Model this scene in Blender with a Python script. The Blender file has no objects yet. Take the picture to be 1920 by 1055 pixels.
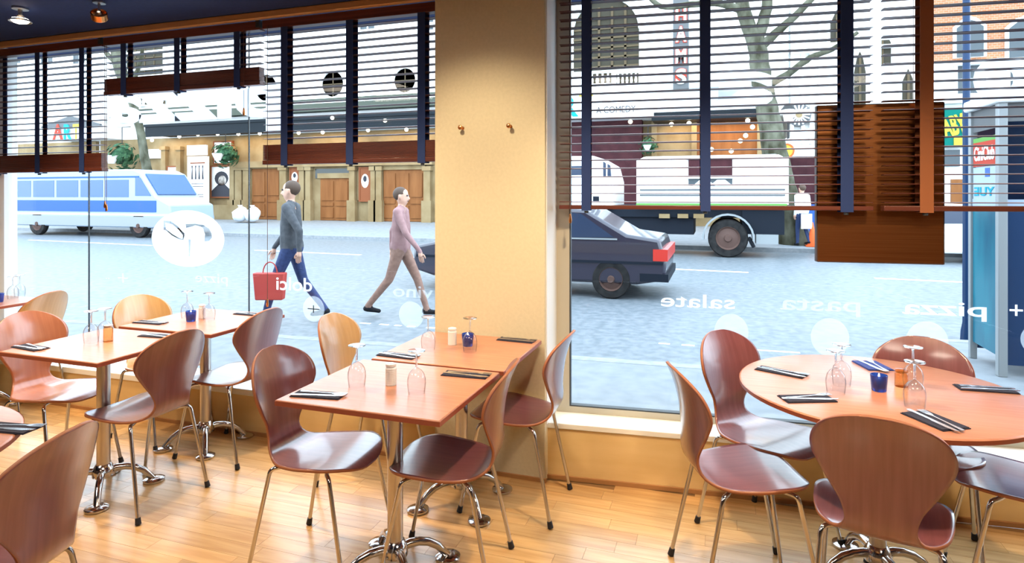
import bpy, bmesh, math, random
from mathutils import Vector, Matrix
R = math.radians
random.seed(7)
scene = bpy.context.scene
C = scene.collection

# ---------------------------------------------------------------- camera
H = 1.52; TH = R(18.5); F = 1150.0; V0 = 365.0
SN, CS = math.sin(TH), math.cos(TH)
cd = bpy.data.cameras.new('camera'); cam = bpy.data.objects.new('camera', cd); C.objects.link(cam)
cam.location = (0, 0, H); cam.rotation_euler = (R(90), 0, TH)
cd.sensor_width = 36; cd.lens = F / 1920 * 36; cd.shift_y = -(527.5 - V0) / 1920
cd.clip_start = .05; cd.clip_end = 400
scene.camera = cam
# ---------------------------------------------------------------- world, light, exposure
w = bpy.data.worlds.new('overcast_sky'); scene.world = w; w.use_nodes = True
nt = w.node_tree; nt.nodes.clear()
wo = nt.nodes.new('ShaderNodeOutputWorld'); wb = nt.nodes.new('ShaderNodeBackground')
wt = nt.nodes.new('ShaderNodeTexCoord'); wsx = nt.nodes.new('ShaderNodeSeparateXYZ'); wr = nt.nodes.new('ShaderNodeValToRGB')
nt.links.new(wt.outputs['Generated'], wsx.inputs[0]); nt.links.new(wsx.outputs['Z'], wr.inputs[0])
wr.color_ramp.elements[0].position = 0.0; wr.color_ramp.elements[0].color = (.74, .87, 1, 1)
wr.color_ramp.elements[1].position = 1.0; wr.color_ramp.elements[1].color = (.68, .84, 1, 1)
nt.links.new(wr.outputs[0], wb.inputs[0]); nt.links.new(wb.outputs[0], wo.inputs[0])
wb.inputs[1].default_value = 6.4
scene.view_settings.view_transform = 'Standard'; scene.view_settings.look = 'None'
scene.view_settings.exposure = 0.0; scene.view_settings.gamma = 1.0
scene.view_settings.use_curve_mapping = False
cy = scene.cycles
cy.use_denoising = True; cy.max_bounces = 10; cy.transparent_max_bounces = 24
cy.sample_clamp_indirect = 6; cy.caustics_reflective = False; cy.caustics_refractive = False

def lamp(name, kind, loc, power, col, rot=(0, 0, 0), **kw):
    l = bpy.data.lights.new(name, kind); l.energy = power; l.color = col
    for k, v in kw.items(): setattr(l, k, v)
    o = bpy.data.objects.new(name, l); C.objects.link(o); o.location = loc; o.rotation_euler = rot
    return o
WARM = (1, .76, .48)
for i, (x, y, p, s) in enumerate([(-.9, .35, 38, 1.0), (-3.6, .7, 38, 1.0), (1.6, .2, 34, 1.0)]):
    lamp('fill_area_light', 'AREA', (x, y, 2.66), p, (1, .86, .70), shape='SQUARE', size=s)  # added fill above and behind the camera, no fixtures there
# ceiling spots: washing the column, the tables and the window wall
for (x, y, tx, ty, tz, p, ang) in [(-1.25, 2.0, -1.2, 3.1, 1.2, 85, 80), (-4.19, 2.68, -4.1, 2.6, 0, 110, 110), (-3.63, 2.77, -3.4, 2.8, 0, 90, 100),
                                   (-2.25, 2.35, -2.25, 2.6, 0, 150, 115), (-.25, 2.3, -.2, 2.7, 0, 150, 110), (1.0, 2.1, .8, 2.7, 0, 130, 110),
                                   (.3, 2.0, .55, 3.4, .8, 80, 75), (-3.3, 1.7, -3.2, 2.0, 0, 80, 110)]:
    d = Vector((tx - x, ty - y, tz - 2.56))
    lamp('ceiling_spot_light', 'SPOT', (x, y, 2.56), p, WARM, d.to_track_quat('-Z', 'Y').to_euler(), spot_size=R(ang), spot_blend=.8, shadow_soft_size=.05)

# ---------------------------------------------------------------- pixel -> point helpers (camera model above)
def ray(u, v):
    a = (u - 960) / F; b = (V0 - v) / F
    return Vector((a * CS - SN, a * SN + CS, b))
def at(u, v, Y):
    d = ray(u, v); return Vector((0, 0, H)) + d * (Y / d.y)
def atz(u, v, z=0):
    d = ray(u, v); return Vector((0, 0, H)) + d * ((z - H) / d.z)
PHI = R(5.5); R0 = Vector((-.84, 3.19, 0))
EX = Vector((math.cos(PHI), math.sin(PHI), 0)); EN = Vector((-math.sin(PHI), math.cos(PHI), 0))
MR = Matrix.Translation(R0) @ Matrix.Rotation(PHI, 4, 'Z')
MI = Matrix.Identity(4)
def atR(u, v, ly):           # local (x, z) on the right window wall at depth ly
    d = ray(u, v); o = Vector((0, 0, H))
    t = ((R0 - o).dot(EN) + ly) / d.dot(EN); p = o + d * t
    return ((p - R0).dot(EX), p.z)

# ---------------------------------------------------------------- materials
def mat(name, col, rough=.5, metal=0, emit=None, es=0, **kw):
    m = bpy.data.materials.new(name); m.use_nodes = True
    b = m.node_tree.nodes['Principled BSDF']
    b.inputs['Base Color'].default_value = (*col, 1); b.inputs['Roughness'].default_value = rough
    b.inputs['Metallic'].default_value = metal
    if emit: b.inputs['Emission Color'].default_value = (*emit, 1); b.inputs['Emission Strength'].default_value = es
    for k, v in kw.items(): b.inputs[k].default_value = v
    return m
def nodes(m): return m.node_tree.nodes, m.node_tree.links, m.node_tree.nodes['Principled BSDF']
def noisy(name, c1, c2, scale=(8, 8, 8), rough=.5, detail=4, coord='Object', bump=0, lo=.35, hi=.65, metal=0, coat=0, nscale=1.0, rand=0, **kw):
    m = mat(name, c1, rough, metal, **kw); n, l, b = nodes(m)
    tc = n.new('ShaderNodeTexCoord'); mp = n.new('ShaderNodeMapping'); mp.inputs['Scale'].default_value = scale
    tx = n.new('ShaderNodeTexNoise'); tx.inputs['Scale'].default_value = nscale; tx.inputs['Detail'].default_value = detail
    rp = n.new('ShaderNodeValToRGB'); e = rp.color_ramp.elements
    e[0].position = lo; e[1].position = hi; e[0].color = (*c1, 1); e[1].color = (*c2, 1)
    l.new(tc.outputs[coord], mp.inputs[0])
    if rand:
        oi = n.new('ShaderNodeObjectInfo'); ge = n.new('ShaderNodeNewGeometry'); ad = n.new('ShaderNodeMath'); ad.operation = 'ADD'
        l.new(oi.outputs['Random'], ad.inputs[0]); l.new(ge.outputs['Random Per Island'], ad.inputs[1])
        fr = n.new('ShaderNodeMath'); fr.operation = 'FRACT'; l.new(ad.outputs[0], fr.inputs[0])
        mu = n.new('ShaderNodeMath'); mu.operation = 'MULTIPLY'; mu.inputs[1].default_value = 37; l.new(fr.outputs[0], mu.inputs[0])
        l.new(mu.outputs[0], mp.inputs['Location'])
        hs = n.new('ShaderNodeHueSaturation'); mr = n.new('ShaderNodeMapRange')
        mr.inputs['To Min'].default_value = 1 - rand; mr.inputs['To Max'].default_value = 1 + rand
        l.new(fr.outputs[0], mr.inputs[0]); l.new(mr.outputs[0], hs.inputs['Value']); l.new(rp.outputs[0], hs.inputs['Color'])
        l.new(hs.outputs[0], b.inputs['Base Color'])
    else:
        l.new(rp.outputs[0], b.inputs['Base Color'])
    l.new(mp.outputs[0], tx.inputs[0]); l.new(tx.outputs[0], rp.inputs[0])
    if bump:
        bp = n.new('ShaderNodeBump'); bp.inputs['Strength'].default_value = bump; bp.inputs['Distance'].default_value = .01
        l.new(tx.outputs[0], bp.inputs['Height']); l.new(bp.outputs[0], b.inputs['Normal'])
    if coat: b.inputs['Coat Weight'].default_value = coat; b.inputs['Coat Roughness'].default_value = .16; b.inputs['Coat IOR'].default_value = 1.6
    return m
def glassmat(name, tint=(1, 1, 1), ior=1.45, edge=0.0, edgecol=(.5, .55, .55)):
    m = bpy.data.materials.new(name); m.use_nodes = True; n = m.node_tree.nodes; l = m.node_tree.links; n.clear()
    o = n.new('ShaderNodeOutputMaterial'); t = n.new('ShaderNodeBsdfTransparent'); g = n.new('ShaderNodeBsdfGlossy'); mx = n.new('ShaderNodeMixShader')
    g.inputs['Roughness'].default_value = .02; t.inputs[0].default_value = (*tint, 1)
    fl_ = n.new('ShaderNodeLayerWeight'); fl_.inputs[0].default_value = .5
    p5 = n.new('ShaderNodeMath'); p5.operation = 'POWER'; p5.inputs[1].default_value = 5; l.new(fl_.outputs['Facing'], p5.inputs[0])
    f0 = ((ior - 1) / (ior + 1)) ** 2
    ma = n.new('ShaderNodeMath'); ma.operation = 'MULTIPLY_ADD'; ma.inputs[1].default_value = 1 - f0; ma.inputs[2].default_value = f0
    l.new(p5.outputs[0], ma.inputs[0]); l.new(ma.outputs[0], mx.inputs[0]); l.new(g.outputs[0], mx.inputs[2])
    if edge:
        lw = n.new('ShaderNodeLayerWeight'); lw.inputs[0].default_value = .5
        rp = n.new('ShaderNodeValToRGB'); rp.color_ramp.elements[0].position = .45; rp.color_ramp.elements[0].color = (*tint, 1)
        rp.color_ramp.elements[1].position = 1; rp.color_ramp.elements[1].color = (*edgecol, 1)
        l.new(lw.outputs['Facing'], rp.inputs[0]); l.new(rp.outputs[0], t.inputs[0])
    l.new(t.outputs[0], mx.inputs[1]); l.new(mx.outputs[0], o.inputs[0])
    return m
def frosted(name, col, alpha, rough=.6):
    m = mat(name, col, rough); m.node_tree.nodes['Principled BSDF'].inputs['Alpha'].default_value = alpha
    b = m.node_tree.nodes['Principled BSDF']
    # backlit vinyl: let daylight through
    b.inputs['Transmission Weight'].default_value = 0
    n, l = m.node_tree.nodes, m.node_tree.links
    tr = n.new('ShaderNodeBsdfTranslucent'); tr.inputs[0].default_value = (*col, 1); tp = n.new('ShaderNodeBsdfTransparent')
    a = n.new('ShaderNodeMixShader'); a.inputs[0].default_value = .95; c = n.new('ShaderNodeMixShader'); c.inputs[0].default_value = alpha
    b.inputs['Alpha'].default_value = 1
    l.new(b.outputs[0], a.inputs[1]); l.new(tr.outputs[0], a.inputs[2]); l.new(tp.outputs[0], c.inputs[1]); l.new(a.outputs[0], c.inputs[2])
    l.new(c.outputs[0], n['Material Output'].inputs[0])
    return m
M = {}
M['plaster'] = noisy('cream_plaster', (.64, .585, .42), (.68, .62, .45), (60, 60, 60), .85, bump=.05)
M['lowwall'] = noisy('ochre_panel', (.70, .50, .23), (.75, .55, .27), (3, 3, 14), .55)
M['white'] = mat('white_paint', (.86, .86, .84), .45)
M['frame'] = mat('satin_window_frame', (.50, .47, .38), .45)
M['gasket'] = mat('dark_gasket', (.03, .04, .05), .5)
M['ceil'] = noisy('navy_ceiling_paint', (.006, .024, .12), (.009, .030, .14), (40, 40, 40), .75)
M['floor'] = noisy('oak_plank', (.54, .295, .11), (.67, .415, .18), (3, 42, 20), .28, rand=.16, coat=.25)
M['floorbase'] = mat('floor_joint', (.25, .13, .05), .7)
M['skirt'] = mat('skirting_wood', (.40, .20, .08), .5)
M['back'] = mat('room_wall_paint', (.28, .19, .13), .8)
M['table'] = noisy('cherry_laminate', (.44, .175, .10), (.53, .235, .14), (4, 60, 20), .3, coat=.25, lo=.3, hi=.7)
M['tedge'] = mat('table_edge_red_wood', (.30, .075, .04), .35)
M['chrome'] = mat('chrome', (.60, .585, .58), .13, 1)
M['steel'] = mat('brushed_steel', (.62, .585, .55), .3, 1)
M['rubber'] = mat('black_rubber', (.012, .013, .02), .6)
M['blind'] = noisy('mahogany_slat', (.085, .022, .016), (.14, .04, .025), (2, 60, 60), .35)
M['tape'] = mat('navy_blind_tape', (.010, .034, .15), .8)
M['lit_tape'] = mat('lamplit_blind_tape', (.30, .10, .035), .7)  # orange-brown puts the spot's glow on one tape into its colour
M['cord'] = mat('blind_cord', (.10, .06, .05), .8)
M['gold'] = mat('gold_trim', (.55, .33, .16), .4)
M['copper'] = noisy('brushed_copper', (.34, .125, .042), (.44, .17, .06), (1.5, 1.5, 300), .34, metal=1, bump=.03)
M['copperdark'] = mat('dark_panel_edge', (.05, .03, .03), .5)
M['napkin'] = noisy('navy_napkin', (.012, .013, .03), (.022, .022, .05), (200, 200, 200), .85)
M['bluenapkin'] = noisy('blue_napkin', (.02, .04, .22), (.03, .06, .28), (200, 200, 200), .85)
M['cutlery'] = mat('cutlery_steel', (.80, .80, .82), .18, 1)
M['glass'] = glassmat('window_glass', (.97, .985, .985), 1.3)
M['wine'] = glassmat('wine_glass', (.95, .95, .95), 1.75, 1, (.45, .42, .40))
M['solidglass'] = mat('solid_glass', (1, 1, 1), .02, **{'Transmission Weight': 1.0, 'IOR': 1.5})
M['amber'] = glassmat('amber_glass', (.95, .70, .42), 1.5, 1, (.6, .33, .12))
M['blueglass'] = mat('cobalt_glass', (.03, .10, .62), .12, **{'Transmission Weight': .55})
M['wax'] = mat('candle_wax', (.95, .93, .88), .4)
M['flame'] = mat('flame', (1, .7, .3), .5, emit=(1, .75, .4), es=14)
M['ceramic'] = noisy('white_ceramic', (.82, .82, .82), (.9, .9, .9), (200, 200, 30), .25)
M['vinyl'] = frosted('white_vinyl_letter', (.95, .97, 1), .97)
M['frost'] = frosted('frosted_film', (.90, .95, 1), .18)
M['frostbig'] = frosted('frosted_film_dense', (.92, .96, 1), .88)
M['hook'] = mat('copper_hook', (.72, .30, .10), .25, 1)
# shells of the chairs: two veneers
def veneer(name, a, b_):
    m = noisy(name, a, b_, (55, 3.2, 1), .32, coord='UV', coat=1, lo=.3, hi=.7, detail=6); return m
M['shell'] = veneer('red_brown_veneer', (.165, .048, .056), (.215, .072, .080))
M['oak'] = veneer('golden_veneer', (.52, .27, .085), (.60, .33, .12))
M['rust'] = veneer('rust_veneer', (.36, .12, .055), (.43, .155, .075))
M['ply'] = mat('ply_edge', (.36, .13, .06), .5)
# ---- outside
M['road'] = noisy('asphalt', (.115, .138, .155), (.185, .205, .225), (9, 9, 9), .45, bump=.15, detail=8)
M['pave'] = noisy('paving_stone', (.185, .205, .225), (.23, .25, .27), (6, 6, 6), .7, rand=.05)
M['kerb'] = noisy('granite_kerb', (.22, .235, .25), (.28, .29, .30), (10, 10, 10), .7)
M['line'] = noisy('road_paint', (.90, .91, .92), (.75, .78, .8), (4, 4, 4), .6)
M['stone'] = noisy('portland_stone', (.84, .84, .82), (.90, .90, .88), (.8, .8, .8), .85)
M['tan'] = noisy('tan_stone', (.24, .165, .082), (.31, .23, .125), (1.5, 1.5, 1.5), .85)
M['shaded'] = mat('shaded_stone', (.085, .095, .075), .9)  # dark stone tone that paints in the shade of the mouldings
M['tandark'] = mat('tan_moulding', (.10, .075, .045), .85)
M['darkwin'] = mat('dark_window_pane', (.035, .04, .035), .15)
M['greywin'] = mat('grey_window_pane', (.045, .06, .07), .45)
M['olive'] = mat('olive_pane', (.045, .04, .028), .6)
M['doorwood'] = noisy('street_door_wood', (.20, .075, .024), (.26, .105, .036), (4, 4, .6), .5)
M['maroon'] = noisy('maroon_front', (.045, .014, .018), (.07, .022, .026), (3, 3, 3), .6)
M['canopy'] = mat('dark_canopy', (.012, .016, .02), .5)
M['whitepanel'] = mat('white_panel', (.92, .92, .92), .5)
M['bulb'] = mat('bulb', (1, .9, .7), .4, emit=(1, .86, .6), es=9)
M['bark'] = noisy('plane_bark', (.035, .034, .020), (.13, .13, .095), (3, 3, 1.6), .9, bump=.4, detail=7)
M['leaf'] = noisy('basket_leaf', (.018, .06, .035), (.06, .14, .065), (9, 9, 9), .7)
M['pot'] = mat('white_pot', (.75, .75, .72), .6)
M['red'] = mat('red_paint', (.62, .05, .03), .45)
M['grey'] = mat('grey_paint', (.12, .125, .13), .5)
M['black'] = mat('black_paint', (.012, .014, .018), .4)
M['iron'] = mat('iron_dark', (.04, .04, .04), .5)
M['poster'] = noisy('poster_paper', (.85, .85, .84), (.95, .95, .94), (3, 3, 3), .6)
M['sepia'] = noisy('portrait_print', (.07, .05, .04), (.55, .50, .45), (2.2, 2.2, 2.2), .6, lo=.42, hi=.6)
M['frame_w'] = mat('poster_frame_wood', (.24, .08, .035), .5)
M['brick'] = mat('orange_brick', (.5, .2, .1), .85)
n, l, b = nodes(M['brick'])
tc = n.new('ShaderNodeTexCoord'); mp = n.new('ShaderNodeMapping'); mp.inputs['Rotation'].default_value = (R(90), 0, 0); bt = n.new('ShaderNodeTexBrick'); bt.inputs['Scale'].default_value = 3.2
bt.inputs['Color1'].default_value = (.34, .135, .065, 1); bt.inputs['Color2'].default_value = (.40, .18, .09, 1); bt.inputs['Mortar'].default_value = (.36, .28, .22, 1)
l.new(tc.outputs['Object'], mp.inputs[0]); l.new(mp.outputs[0], bt.inputs[0]); l.new(bt.outputs[0], b.inputs['Base Color'])
M['truckwhite'] = mat('truck_white', (.88, .89, .9), .3)
M['truckdark'] = mat('truck_chassis', (.010, .014, .022), .6)
M['tyre'] = noisy('tyre_rubber', (.012, .012, .013), (.026, .026, .026), (9, 9, 9), .8)
M['hub'] = mat('wheel_hub', (.10, .06, .05), .5)
M['green'] = mat('green_stripe', (.12, .30, .07), .5)
M['busblue'] = mat('bus_light_blue', (.04, .105, .33), .35)
M['busglass'] = mat('bus_window', (.04, .10, .26), .25)
M['buswhite'] = mat('bus_white', (.32, .39, .50), .3)
M['carglass'] = mat('vehicle_glass', (.02, .035, .07), .2)
M['cardark'] = mat('dark_car_paint', (.018, .016, .032), .3, **{'Coat Weight': .5})
M['taillight'] = mat('tail_light', (.5, .03, .02), .3)
M['carwhite'] = mat('white_car_paint', (.9, .9, .9), .3)
M['teal'] = noisy('teal_kiosk_panel', (.006, .075, .13), (.012, .15, .21), (3, 3, 1), .25)
M['tealdark'] = mat('navy_kiosk_panel', (.007, .03, .085), .35)
M['post'] = mat('kiosk_post', (.24, .26, .27), .4)
M['signgreen'] = mat('sign_green', (.0, .14, .11), .5)
M['signyellow'] = mat('sign_yellow', (.50, .43, .05), .5)
M['cyan'] = mat('letter_cyan', (.01, .28, .36), .5)
M['letyellow'] = mat('letter_yellow', (.55, .42, .06), .5)
M['letred'] = mat('letter_red', (.42, .05, .03), .5)
M['ink'] = mat('printed_ink', (.05, .05, .06), .6)
M['cone'] = mat('cone_orange', (.80, .14, .04), .5)
M['sack'] = noisy('white_sack', (.80, .83, .88), (.92, .94, .97), (4, 4, 4), .5)
M['awning'] = mat('awning_cloth', (.62, .64, .70), .7)
M['tealbox'] = mat('teal_litter_bin', (.03, .25, .30), .5)
M['skin'] = mat('skin', (.62, .36, .26), .55)
M['hair'] = mat('brown_hair', (.07, .04, .025), .7)

for k in ('truckdark', 'canopy', 'maroon', 'tyre', 'hub', 'bark', 'doorwood', 'tan', 'tandark', 'shaded', 'leaf', 'iron', 'brick', 'grey', 'red', 'letred', 'cyan', 'letyellow',
          'signgreen', 'signyellow', 'teal', 'tealdark', 'olive', 'frame_w', 'ink', 'sepia', 'black', 'green', 'cone', 'busblue', 'buswhite', 'road', 'pave', 'kerb'):
    M[k].node_tree.nodes['Principled BSDF'].inputs['Specular IOR Level'].default_value = .25 if k in ('road', 'teal', 'tealdark', 'pave') else .1
# ---------------------------------------------------------------- mesh helper
class MB:
    def __init__(s): s.v = []; s.f = []; s.m = []; s.sm = []; s.uv = None
    def add(s, vs, fs, mi=0, smooth=False):
        o = len(s.v); s.v += [Vector(p) for p in vs]
        for f in fs: s.f.append([i + o for i in f]); s.m.append(mi); s.sm.append(smooth)
        return s
    def box(s, x0, x1, y0, y1, z0, z1, mi=0):
        return s.add([(x0, y0, z0), (x1, y0, z0), (x1, y1, z0), (x0, y1, z0), (x0, y0, z1), (x1, y0, z1), (x1, y1, z1), (x0, y1, z1)],
                     [(0, 3, 2, 1), (4, 5, 6, 7), (0, 1, 5, 4), (1, 2, 6, 5), (2, 3, 7, 6), (3, 0, 4, 7)], mi)
    def tube(s, pts, rad, n=8, mi=0, cap=True, sx=1.0):
        pts = [Vector(p) for p in pts]; rs = rad if isinstance(rad, (list, tuple)) else [rad] * len(pts)
        vs = []; fs = []; prev = None
        for i, p in enumerate(pts):
            t = (pts[min(i + 1, len(pts) - 1)] - pts[max(i - 1, 0)]).normalized()
            if prev is None:
                a = t.orthogonal().normalized()
            else:
                a = (prev - t * prev.dot(t)).normalized()
            prev = a; bb = t.cross(a)
            for k in range(n):
                an = 2 * math.pi * k / n; vs.append(p + (a * math.cos(an) * sx + bb * math.sin(an)) * rs[i])
        for i in range(len(pts) - 1):
            for k in range(n):
                fs.append((i * n + k, i * n + (k + 1) % n, (i + 1) * n + (k + 1) % n, (i + 1) * n + k))
        if cap: fs.append(tuple(range(n))[::-1]); fs.append(tuple((len(pts) - 1) * n + k for k in range(n)))
        return s.add(vs, fs, mi, True)
    def lathe(s, prof, n=20, c=(0, 0, 0), mi=0, axis='z', close=False):
        c = Vector(c); vs = []; fs = []
        for r_, z in prof:
            for k in range(n):
                a = 2 * math.pi * k / n
                if axis == 'z': p = (r_ * math.cos(a), r_ * math.sin(a), z)
                elif axis == 'y': p = (r_ * math.cos(a), z, r_ * math.sin(a))
                else: p = (z, r_ * math.cos(a), r_ * math.sin(a))
                vs.append(c + Vector(p))
        m_ = len(prof)
        for i in range(m_ - 1):
            for k in range(n):
                fs.append((i * n + k, i * n + (k + 1) % n, (i + 1) * n + (k + 1) % n, (i + 1) * n + k))
        if close == False:
            if prof[0][0] > 1e-6: fs.append(tuple(range(n))[::-1])
            if prof[-1][0] > 1e-6: fs.append(tuple((m_ - 1) * n + k for k in range(n)))
        return s.add(vs, fs, mi, True)
    def prism(s, poly, a, b, axis='y', mi=0):      # poly of 2-D points, extruded a..b along axis
        n = len(poly)
        def P(p, d): return (p[0], d, p[1]) if axis == 'y' else ((d, p[0], p[1]) if axis == 'x' else (p[0], p[1], d))
        vs = [P(p, a) for p in poly] + [P(p, b) for p in poly]
        fs = [tuple(range(n)), tuple(range(2 * n - 1, n - 1, -1))] + [(i, i + n, (i + 1) % n + n, (i + 1) % n) for i in range(n)]
        return s.add(vs, fs, mi)
    def ball(s, c, r_, n=10, sc=(1, 1, 1), mi=0):
        prof = [(max(1e-5, math.sin(math.pi * i / 8)), -math.cos(math.pi * i / 8)) for i in range(9)]
        o = len(s.v); s.lathe(prof, n, (0, 0, 0), mi)
        for i in range(o, len(s.v)):
            p = s.v[i]; s.v[i] = Vector(c) + Vector((p.x * r_ * sc[0], p.y * r_ * sc[1], p.z * r_ * sc[2]))
        return s
    def xf(s, mtx): s.v = [mtx @ p for p in s.v]; return s
    def mesh(s, name, mats):
        me = bpy.data.meshes.new(name); me.from_pydata([tuple(p) for p in s.v], [], s.f)
        mats = mats if isinstance(mats, (list, tuple)) else [mats]
        for m_ in mats: me.materials.append(m_)
        me.polygons.foreach_set('material_index', s.m); me.polygons.foreach_set('use_smooth', s.sm)
        bm = bmesh.new(); bm.from_mesh(me); bmesh.ops.recalc_face_normals(bm, faces=bm.faces); bm.to_mesh(me); bm.free()
        try: me.set_sharp_from_angle(angle=R(40))
        except Exception: pass
        me.update(); return me
    def build(s, name, mats, parent=None, mtx=None, bevel=0):
        return link(name, s.mesh(name, mats), parent, mtx, bevel)
def link(name, me, parent=None, mtx=None, bevel=0):
    o = bpy.data.objects.new(name, me); C.objects.link(o)
    if parent: o.parent = parent
    if mtx is not None: o.matrix_local = mtx
    if bevel:
        bv = o.modifiers.new('bevel', 'BEVEL'); bv.width = bevel; bv.segments = 2; bv.limit_method = 'ANGLE'
    return o
def tag(o, label=None, cat=None, group=None, kind=None):
    for k, v in (('label', label), ('category', cat), ('group', group), ('kind', kind)):
        if v: o[k] = v
    return o
def empty(name, loc=(0, 0, 0), rz=0, label=None, cat=None, group=None, mtx=None, kind=None):
    o = bpy.data.objects.new(name, None); C.objects.link(o); o.empty_display_size = .1
    if mtx is not None: o.matrix_world = mtx
    else: o.location = loc; o.rotation_euler = (0, 0, rz)
    return tag(o, label, cat, group, kind)
def copy_tree(o, parent=None):
    c = o.copy(); C.objects.link(c)
    if parent: c.parent = parent
    for ch in list(o.children): copy_tree(ch, c)
    return c
def struct(name, mb, m, mtx=None, bevel=0, label=None):
    o = mb.build(name, m, None, mtx, bevel); o['kind'] = 'structure'
    if label: o['label'] = label
    return o
def fit_text(s, x0, x1, z0, z1, y, mirror=False, depth=.002, bold=.0):
    cu = bpy.data.curves.new('t', 'FONT'); cu.body = s; cu.size = 1; cu.offset = bold; cu.resolution_u = 4; cu.align_x = 'LEFT'
    ob = bpy.data.objects.new('t', cu); C.objects.link(ob)
    dg = bpy.context.evaluated_depsgraph_get(); dg.update()
    me = bpy.data.meshes.new_from_object(ob.evaluated_get(dg))
    bpy.data.objects.remove(ob); bpy.data.curves.remove(cu)
    xs = [v.co.x for v in me.vertices]; ys = [v.co.y for v in me.vertices]
    ax, bx, ay, by = min(xs), max(xs), min(ys), max(ys); mb = MB()
    vs = []
    for v in me.vertices:
        fx = (v.co.x - ax) / (bx - ax); fz = (v.co.y - ay) / (by - ay)
        if mirror: fx = 1 - fx
        vs.append((x0 + fx * (x1 - x0), y, z0 + fz * (z1 - z0)))
    mb.add(vs, [tuple(p.vertices) for p in me.polygons]); bpy.data.meshes.remove(me)
    # give the letters a thickness
    nv = len(mb.v); mb.v += [p + Vector((0, depth, 0)) for p in mb.v]
    base = list(mb.f); edges = {}
    for f in base:
        for i in range(len(f)):
            e = (f[i], f[(i + 1) % len(f)]); edges[e] = 1
    for f in base: mb.f.append([i + nv for i in f][::-1]); mb.m.append(0); mb.sm.append(False)
    for (a, c) in edges:
        if (c, a) not in edges: mb.f.append([a, c, c + nv, a + nv]); mb.m.append(0); mb.sm.append(False)
    return mb
def bez(p0, p1, p2, p3, n=8):
    o = []
    for i in range(n + 1):
        t = i / n; o.append(Vector(p0) * (1 - t) ** 3 + Vector(p1) * 3 * t * (1 - t) ** 2 + Vector(p2) * 3 * t * t * (1 - t) + Vector(p3) * t ** 3)
    return o
# ================================================================ the room
fl = struct('floor', MB().box(-8.2, 3.95, -4.0, 3.17, -.10, -.0035).add([(-.87, 3.17, -.0035), (3.95, 3.17, -.0035), (3.95, 3.62, -.0035), (-.87, 3.2, -.0035)], [(0, 1, 2, 3)]), M['floorbase'])
rng = random.Random(3); planks = []
yy = -1.0; pw = .088
while yy < 3.64:
    x = -6.2 + rng.uniform(-.5, 0)
    while x < 3.6:
        L = rng.choice((.34, .42, .5, .58, .66)); x1 = x + L
        y1 = min(yy + pw, 3.165 if x < -.9 else 3.2 + (x + .84) * .0963)
        if y1 - yy > .01:
            cx, cyy = x + L / 2, yy + pw / 2; d = -SN * cx + CS * cyy; r_ = CS * cx + SN * cyy
            vis = d > .8 and abs(r_ / d) < .88 and V0 + F * H / d < 1075
            planks.append((0 if vis else 1, d if d > 0 else 99, x, x1, yy, y1))
        x = x1
    yy += pw
planks.sort(key=lambda p: (p[0], p[1]))
rest = MB(); g_ = .0006
for i, (nv, d, x, x1, y, y1) in enumerate(planks):
    if i < 300:
        cx, cyy = (x + x1) / 2, (y + y1) / 2
        o = MB().box(x - cx + g_, x1 - cx - g_, y - cyy + g_, y1 - cyy - g_, -.003, 0).build('plank', M['floor'], fl)
        o.location = (cx, cyy, 0)
    else: rest.box(x + g_, x1 - g_, y + g_, y1 - g_, -.003, 0)
tag(rest.build('planks', M['floor'], fl), kind='stuff')
ZC = 2.70
struct('ceiling', MB().box(-8.2, 3.95, -4.0, 3.75, ZC, ZC + .35), M['ceil'])
struct('wall_back', MB().box(-8.2, 3.95, -4.1, -4.0, 0, ZC), M['back'])
struct('wall_left', MB().box(-8.3, -8.2, -4.1, 3.6, 0, ZC), M['back'])
struct('wall_right', MB().box(3.95, 4.05, -4.1, 3.9, 0, ZC), M['back'])
struct('wall_front', MB().box(-8.2, -5.47, 3.165, 3.5, 0, ZC), M['white'])
struct('wall_pillar', MB().box(-1.507, -.864, 3.135, 3.62, 0, ZC), M['plaster'], bevel=.004)
struct('wall_under_left_window', MB().box(-5.47, -1.507, 3.165, 3.44, 0, .245), M['lowwall'])
struct('wall_under_right_window', MB().box(-.03, 4.8, 0, .27, 0, .27), M['lowwall'], MR)
struct('trim_1', MB().box(-5.47, -1.507, 3.155, 3.44, .245, .285), M['white'], bevel=.004, label='white sill board under the left window')
struct('trim_2', MB().box(-.03, 4.8, -.008, .27, .27, .30), M['white'], MR, bevel=.004, label='white sill board under the right window')
struct('baseboard_left', MB().box(-5.47, -1.507, 3.153, 3.166, 0, .022), M['skirt'])
struct('baseboard_right', MB().box(-.03, 4.8, -.012, .001, 0, .022), M['skirt'], MR)
struct('baseboard_pillar', MB().box(-1.515, -.856, 3.124, 3.136, 0, .02), M['skirt'])
struct('trim_3', MB().box(-5.47, -1.509, 3.225, 3.262, 2.655, 2.70), M['gold'], bevel=.006, label='golden moulding along the top of the left window')
struct('trim_4', MB().box(-.8645, -.858, 3.15, 3.40, .30, 2.70), M['white'], label='white board added for the daylight on the window side of the pillar')  # added white board stands in for daylight on the plaster side
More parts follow.
